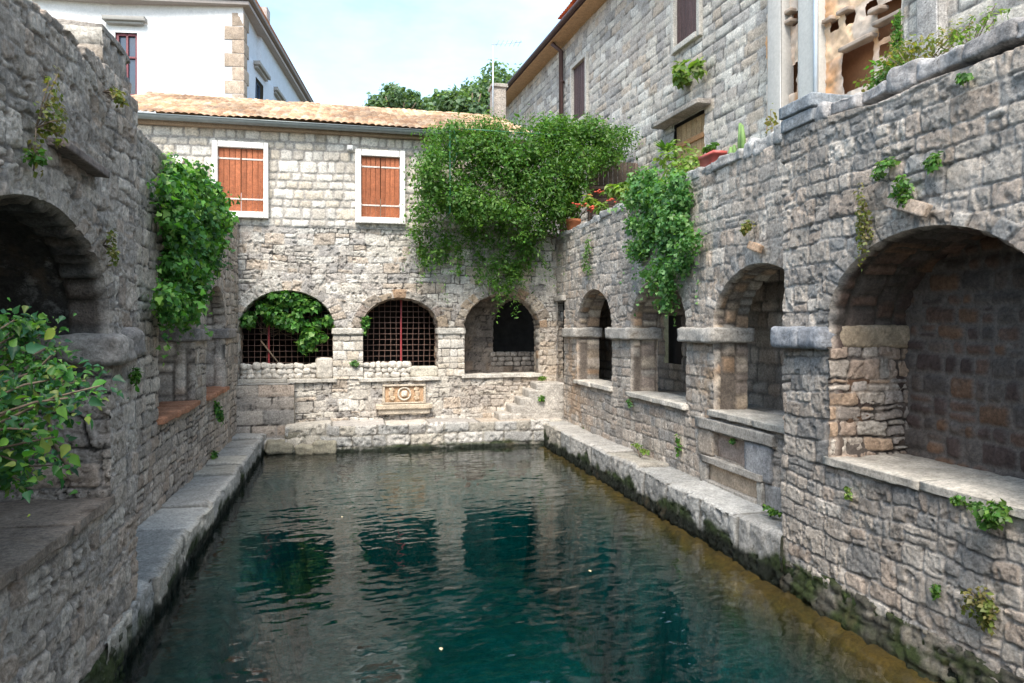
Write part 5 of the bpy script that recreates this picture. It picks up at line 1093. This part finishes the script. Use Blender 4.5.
weed('rusty brown moss tuft on the dark left wall beside the arch', pX(103, 245, XLN+.02), NL, (.03, .09, .13), 'dry', cnt=160, ls=.025)
weed('dry brown plant growing on the left stone shelf', pX(36, 128, XLN+.05), NL, (.07, .10, .20), 'dry', cnt=300, ls=.028)
weed('small green plant under the left shelf end', pX(34, 158, XLN+.06), NL, (.05, .06, .06), 'vine', cnt=70, ls=.03)
weed('mossy tuft near the top of the left wall below the pale pier', pX(103, 92, XLN+.03), NL, (.05, .12, .07), 'dry', cnt=120, ls=.03)
weed('climbing sprig hanging under the brown upper window of the tall house', pH(684, 76, .12), NR, (.12, .3, .22), 'lime', cnt=240, ls=.12, name='climbing_sprig')
weed('leafy sprig growing from the tall house wall right of the other sprig', pH(703, 72, .12), NR, (.10, .16, .2), 'lime', cnt=130, ls=.12, name='climbing_sprig')
weed('green tuft on the back wall pier between left and middle arches', pY(352, 363, YB-.04), NB, (.10, .04, .10), 'blue', cnt=90, ls=.05)
weed('yellow green weed at the top of the corner steps', Vector((3.98, 14.8, 1.28)), (0, 0, 1), (.14, .08, .06), 'lime', cnt=130, ls=.05)
weed('small green weed growing in the corner steps', Vector((3.95, 14.6, .92)), (0, -1, 0), (.10, .06, .09), 'vine', cnt=90, ls=.05)
weed('brown tuft with a tile shard on the right arcade near the forward pier', pX(752, 225, XR-.04), NR, (.05, .12, .10), 'dry', cnt=160, ls=.04)
o = Mesh().block((0, 0, 0), (.05, .42, .10), (.35, .3, 0), rnd=.4, rough=.006, n=8, col=(.46, .36, .28), seed=2).build('tile_shard', M_STONE); p = pX(909, 206, XRN-.07); o.location = p; tag(o, 'broken pale tile shard wedged above the near right arch', 'tile shard')
o = Mesh().block((0, 0, 0), (.05, .30, .09), (.3, .3, 0), rnd=.4, rough=.006, n=8, col=(.44, .30, .20), seed=3).build('tile_shard', M_STONE); o.location = pX(755, 247, XR-.07); tag(o, 'reddish tile shard sticking from the right arcade above its third arch', 'tile shard')

# bushes behind the near right parapet
weed('yellow green bush growing behind the near right wall top', Vector((XRN+.52, 5.05, 4.42)), (0, 0, 1), (.16, .46, .13), 'dry', cnt=620, ls=.035, name='bush', cat='bush')
weed('leafy green undergrowth in front of the dark slot of the ochre facade', Vector((XRN+.52, 5.35, 4.46)), (0, 0, 1), (.14, .26, .15), 'vine', cnt=420, ls=.035, name='bush', cat='bush')
weed('straggly weeds along the wall top at the upper right', Vector((XRN+.46, 4.45, 4.40)), (0, 0, 1), (.10, .36, .14), 'lime', 'long', cnt=170, ls=.05, name='bush', cat='bush')
pt = pX(897, 20, XRN+.75); T = thing('conifer', 'slim upright bright green young conifer on the near right wall top', 'conifer', (pt.x, pt.y, 4.2))
cl = [(pt.x, pt.y, z_, .09*(1-.75*(z_-4.3)/(pt.z-4.3))+.016, .09*(1-.75*(z_-4.3)/(pt.z-4.3))+.016, .07) for z_ in np.linspace(4.35, pt.z, 14)]
P, Nn = clump_pts(cl, 9000, rg, .2); leaves('foliage', P, Nn, np.full(len(P), .04), 'vine', 'long', T, 5, -.9); m = Mesh(); m.tube([(pt.x, pt.y, 4.1), (pt.x, pt.y, pt.z-.1)], .01, 6); m.build('stem', M_BARK, T)

# ------------------------------------------------------------------ terrace plants, pots, shed
def pot(name, label, c, r, h, mat=M_TERRA, cat='flower pot', square=None):
    T = thing(name, label, cat, c); m = Mesh()
    if square:
        w, d = square; pr = [(1, 0), (1.12, h*.8), (1.2, h*.8), (1.2, h), (1.08, h), (1.05, h*.9), (0, h*.9)]; V = []; F = []
        for k, z in pr:
            for sx, sy in ((-1, -1), (1, -1), (1, 1), (-1, 1)): V.append((c[0]+sx*d/2*k, c[1]+sy*w/2*k, c[2]+z))
        for i in range(len(pr)-1):
            for k in range(4): F.append((i*4+k, i*4+(k+1) % 4, i*4+4+(k+1) % 4, i*4+4+k))
        m.add(V, F); m.build('pot', mat, T, smooth=False)
    else:
        pr = [(r*.62, 0), (r*.88, h*.78), (r, h*.78), (r, h), (r*.9, h), (r*.85, h*.88), (.001, h*.88)]; V = []; F = []; n = 24
        for q, z in pr:
            for k in range(n): t = 2*math.pi*k/n; V.append((c[0]+q*math.cos(t), c[1]+q*math.sin(t), c[2]+z))
        for i in range(len(pr)-1):
            for k in range(n): F.append((i*n+k, i*n+(k+1) % n, i*n+n+(k+1) % n, i*n+n+k))
        m.add(V, F); m.build('pot', mat, T)
    return T
ZT = 4.38
def on_wall(u, v): return pX(u, v, XR+.14)
p = on_wall(573, 226); pot('flower_pot', 'orange terracotta pot on the corner wall top beside the big climber', (p.x, p.y, 4.36), .17, .30)
weed('leafy green plant growing in the orange terracotta pot', Vector((p.x, p.y, 4.75)), (0, 0, 1), (.3, .3, .35), 'vine', cnt=420, ls=.08, name='potted_plant', cat='potted plant')
p = on_wall(711, 173); pot('planter', 'red plastic planter box on the wall top by the old door', (p.x+.02, p.y, 4.45), .2, .20, plain('red_plastic', (.42, .085, .07), .5, var=.1), 'planter', (.34, .16))
weed('low green seedlings in the red planter box', Vector((p.x+.02, p.y, 4.66)), (0, 0, 1), (.08, .18, .04), 'vine', cnt=120, ls=.05, name='potted_plant', cat='potted plant')
def geranium(label, p, n, seed):
    T = weed(label, p, (0, 0, 1), (.2, .2, .16), 'lime', 'broad', .08, 150, 'geranium', cat='geranium', seed=seed); rs = random.Random(seed); m = Mesh()
    for k in range(n):
        c = (p.x+rs.uniform(-.25, .2), p.y+rs.uniform(-.25, .25), p.z+rs.uniform(-.02, .32))
        for _ in range(9): m.block((c[0]+rs.gauss(0, .028), c[1]+rs.gauss(0, .028), c[2]+rs.gauss(0, .02)), (.045, .045, .03), rnd=1, rough=.004, n=2, col=(.6, .05, .04), seed=k)
    m.build('blossom', M_FLOWER, T)
geranium('red flowering geranium with tall blooms on the terrace wall near the dark shed', on_wall(590, 214)+Vector((0, 0, .12)), 5, 5)
geranium('pink red geranium low on the terrace wall next to the trailing plant', on_wall(606, 219)+Vector((-.05, 0, .05)), 3, 6)
pot('flower_pot', 'small dark pot under the red geranium on the terrace wall', (on_wall(598, 222).x, on_wall(598, 222).y, 4.34), .11, .18, plain('dark_pot', (.10, .07, .07), .6))
def spiky(label, p, n, L, pal, seed, up=.6):
    T = thing('agave', label, 'spiky plant', tuple(p)); rs = random.Random(seed); V, F, C = [], [], []
    for k in range(n):
        a = rs.uniform(0, 2*math.pi); el = rs.uniform(.35, 1.4)*up+.3; l = L*rs.uniform(.7, 1.1); b = len(V); d = Vector((math.cos(a), math.sin(a), 0)); s = Vector((-math.sin(a), math.cos(a), 0))
        col = np.array(GREENS[pal][rs.randrange(len(GREENS[pal]))])
        for i in range(5):
            t = i/4; q = p+d*(l*t*math.cos(el))+Vector((0, 0, l*(t*math.sin(el)-.35*t*t))); w = .030*(1-t)**.6*(1+t)
            V += [q+s*w, q-Vector((0, 0, w*.4)), q-s*w]; C += [col]*3
        for i in range(4): F += [(b+i*3, b+i*3+1, b+i*3+4, b+i*3+3), (b+i*3+1, b+i*3+2, b+i*3+5, b+i*3+4)]
    m = Mesh(); m.add([tuple(v) for v in V], F, C); m.build('foliage', M_LEAF, T)
weed('yellow green broad leafed plant on the terrace wall among the flower pots', on_wall(608, 208)+Vector((.15, 0, .15)), (0, 0, 1), (.2, .4, .2), 'lime', 'broad', .09, 220, name='potted_plant', cat='potted plant')
spiky('spiky yellow green agave on the terrace left of the trailing plant', Vector((XR+.45, 10.9, 4.62)), 46, .55, 'lime', 2)
spiky('small spiky aloe hung high on the house wall beside the old door', pH(666, 152, .5), 26, .42, 'vine', 3)
weed('light green bushy plant behind the top of the trailing plant', Vector((XR+.35, 10.0, 4.66)), (0, 0, 1), (.25, .5, .25), 'lime', cnt=420, ls=.07, name='bush', cat='bush')
weed('sprawling vine in front of the old wooden door', Vector((5.6, 10.9, 4.9)), (0, 0, 1), (.35, .35, .5), 'lime', cnt=340, ls=.085, name='bush', cat='bush')
def cactus(label, p, h, n, seed):
    T = thing('cactus', label, 'cactus', tuple(p)); rs = random.Random(seed)
    for k in range(n):
        m = Mesh(); q = Vector((p.x+rs.uniform(-.05, .05), p.y+rs.uniform(-.09, .09), p.z)); m.tube([tuple(q), tuple(q+Vector((0, 0, h*.5*rs.uniform(.8, 1)))), tuple(q+Vector((rs.uniform(-.02, .02), .01, h*rs.uniform(.75, 1))))], [.03, .032, .018], 8, (.12, .22, .05)); m.build('stem', M_LEAFP, T)
M_LEAFP = plain('cactus_skin', (.13, .22, .06), .6, var=.25)
p = on_wall(735, 158); cactus('tall pale green cactus stems on the wall top right of the red planter', Vector((p.x+.1, p.y, 4.44)), .50, 2, 3)
p = on_wall(727, 160); cactus('shorter green cactus on the wall top next to the red planter', Vector((p.x+.1, p.y, 4.44)), .28, 2, 4)
T = weed('spindly bare stemmed plant with reddish tips against the house wall', Vector((XR+.4, 7.6, 4.5)), (0, 0, 1), (.1, .22, .4), 'dry', cnt=60, ls=.05, name='spindly_plant', cat='plant')
# dark plank shed behind the climber
T = thing('shed', 'small dark weathered plank shed on the terrace between climber and old door', 'shed', (5.6, 15.1, 4.0))
sx0, sx1, sy = pY(590, 170, 15.1).x, pY(636, 170, 15.1).x, 15.1
m = Mesh(); rs = random.Random(4); z = 4.0
while z < 5.45: m.box(((sx0+sx1)/2, sy, z+.07), (sx1-sx0, .05, .135), col=np.array((.075, .05, .04))*rs.uniform(.7, 1.25)); z += .14
m.build('plank_wall', M_WOOD, T); m = Mesh(); x = sx0
while x < sx1-.03: m.box((x+.055, sy+.05, 5.75), (.10, .03, .65), col=np.array((.11, .085, .068))*rs.uniform(.8, 1.2)); x += .11
m.build('plank_screen', M_WOOD, T); m = Mesh(); m.box(((sx0+sx1)/2, sy-.03, 5.47), (sx1-sx0+.1, .10, .06), col=(.16, .12, .10))
m.build('rail', M_WOOD, T); m = Mesh()
for x in (sx0, sx1): m.box((x, sy+.02, 5.0), (.08, .08, 2.1), col=(.15, .11, .09))
m.build('post', M_WOOD, T)

# ------------------------------------------------------------------ trees on the hill behind
def tree(label, u, vt, vb, dist, wpx, seed):
    top = pY(u, vt, dist); bot = pY(u, vb, dist); w = wpx/FPX*dist/2; H_ = top.z-bot.z; rs = random.Random(seed); rg = np.random.default_rng(seed)
    gz = 3.7+max(0, dist-34)*.30; T = thing('tree', label, 'tree', (top.x, dist, gz))
    m = Mesh(); cz = bot.z+H_*.45; m.tube([(top.x, dist, gz-1), (top.x+.1, dist, (gz+cz)/2), (top.x, dist, cz)], [.35, .28, .16], 8)
    for k in range(7):
        a = rs.uniform(0, 6.28); m.tube([(top.x, dist, cz-2.0), (top.x+w*.4*math.cos(a), dist+w*.4*math.sin(a), cz-.2), (top.x+w*.7*math.cos(a), dist+w*.7*math.sin(a), cz+H_*rs.uniform(0, .25))], [.14, .09, .04], 6)
    m.build('trunk', M_BARK, T)
    cl = []
    for k in range(46):
        d = Vector((rs.gauss(0, 1), rs.gauss(0, 1), rs.gauss(0, 1))).normalized(); r = rs.uniform(.45, .95); s = rs.uniform(.16, .30)
        cl.append((top.x+d.x*w*r*.85, dist+d.y*w*r*.8, bot.z+H_*.48+d.z*H_*.42*r, w*s*1.1, w*s, H_*s*.75))
    P, Nn = clump_pts(cl, 1.0, rg, .5); P, Nn = clump_pts(cl, 9000/sum(a*b_+b_*c+a*c for (_, _, _, a, b_, c) in cl)/1.2, rg, .5)
    leaves('crown', P, Nn, np.full(len(P), .011*dist*.55), 'oak', 'simple', T, seed, .2)
tree('low round green tree on the skyline left of the antenna', 400, 88, 135, 58, 76, 1)
tree('small green tree between the round tree and the taller ones behind the roof', 446, 95, 138, 62, 74, 2)
tree('tall dark green tree behind the antenna and chimney', 500, 66, 150, 66, 106, 3)
tree('green tree just right of the chimney against the tall house roof', 540, 70, 150, 70, 90, 4)
tree('lower green tree filling the gap left of the chimney', 470, 82, 140, 60, 70, 5)
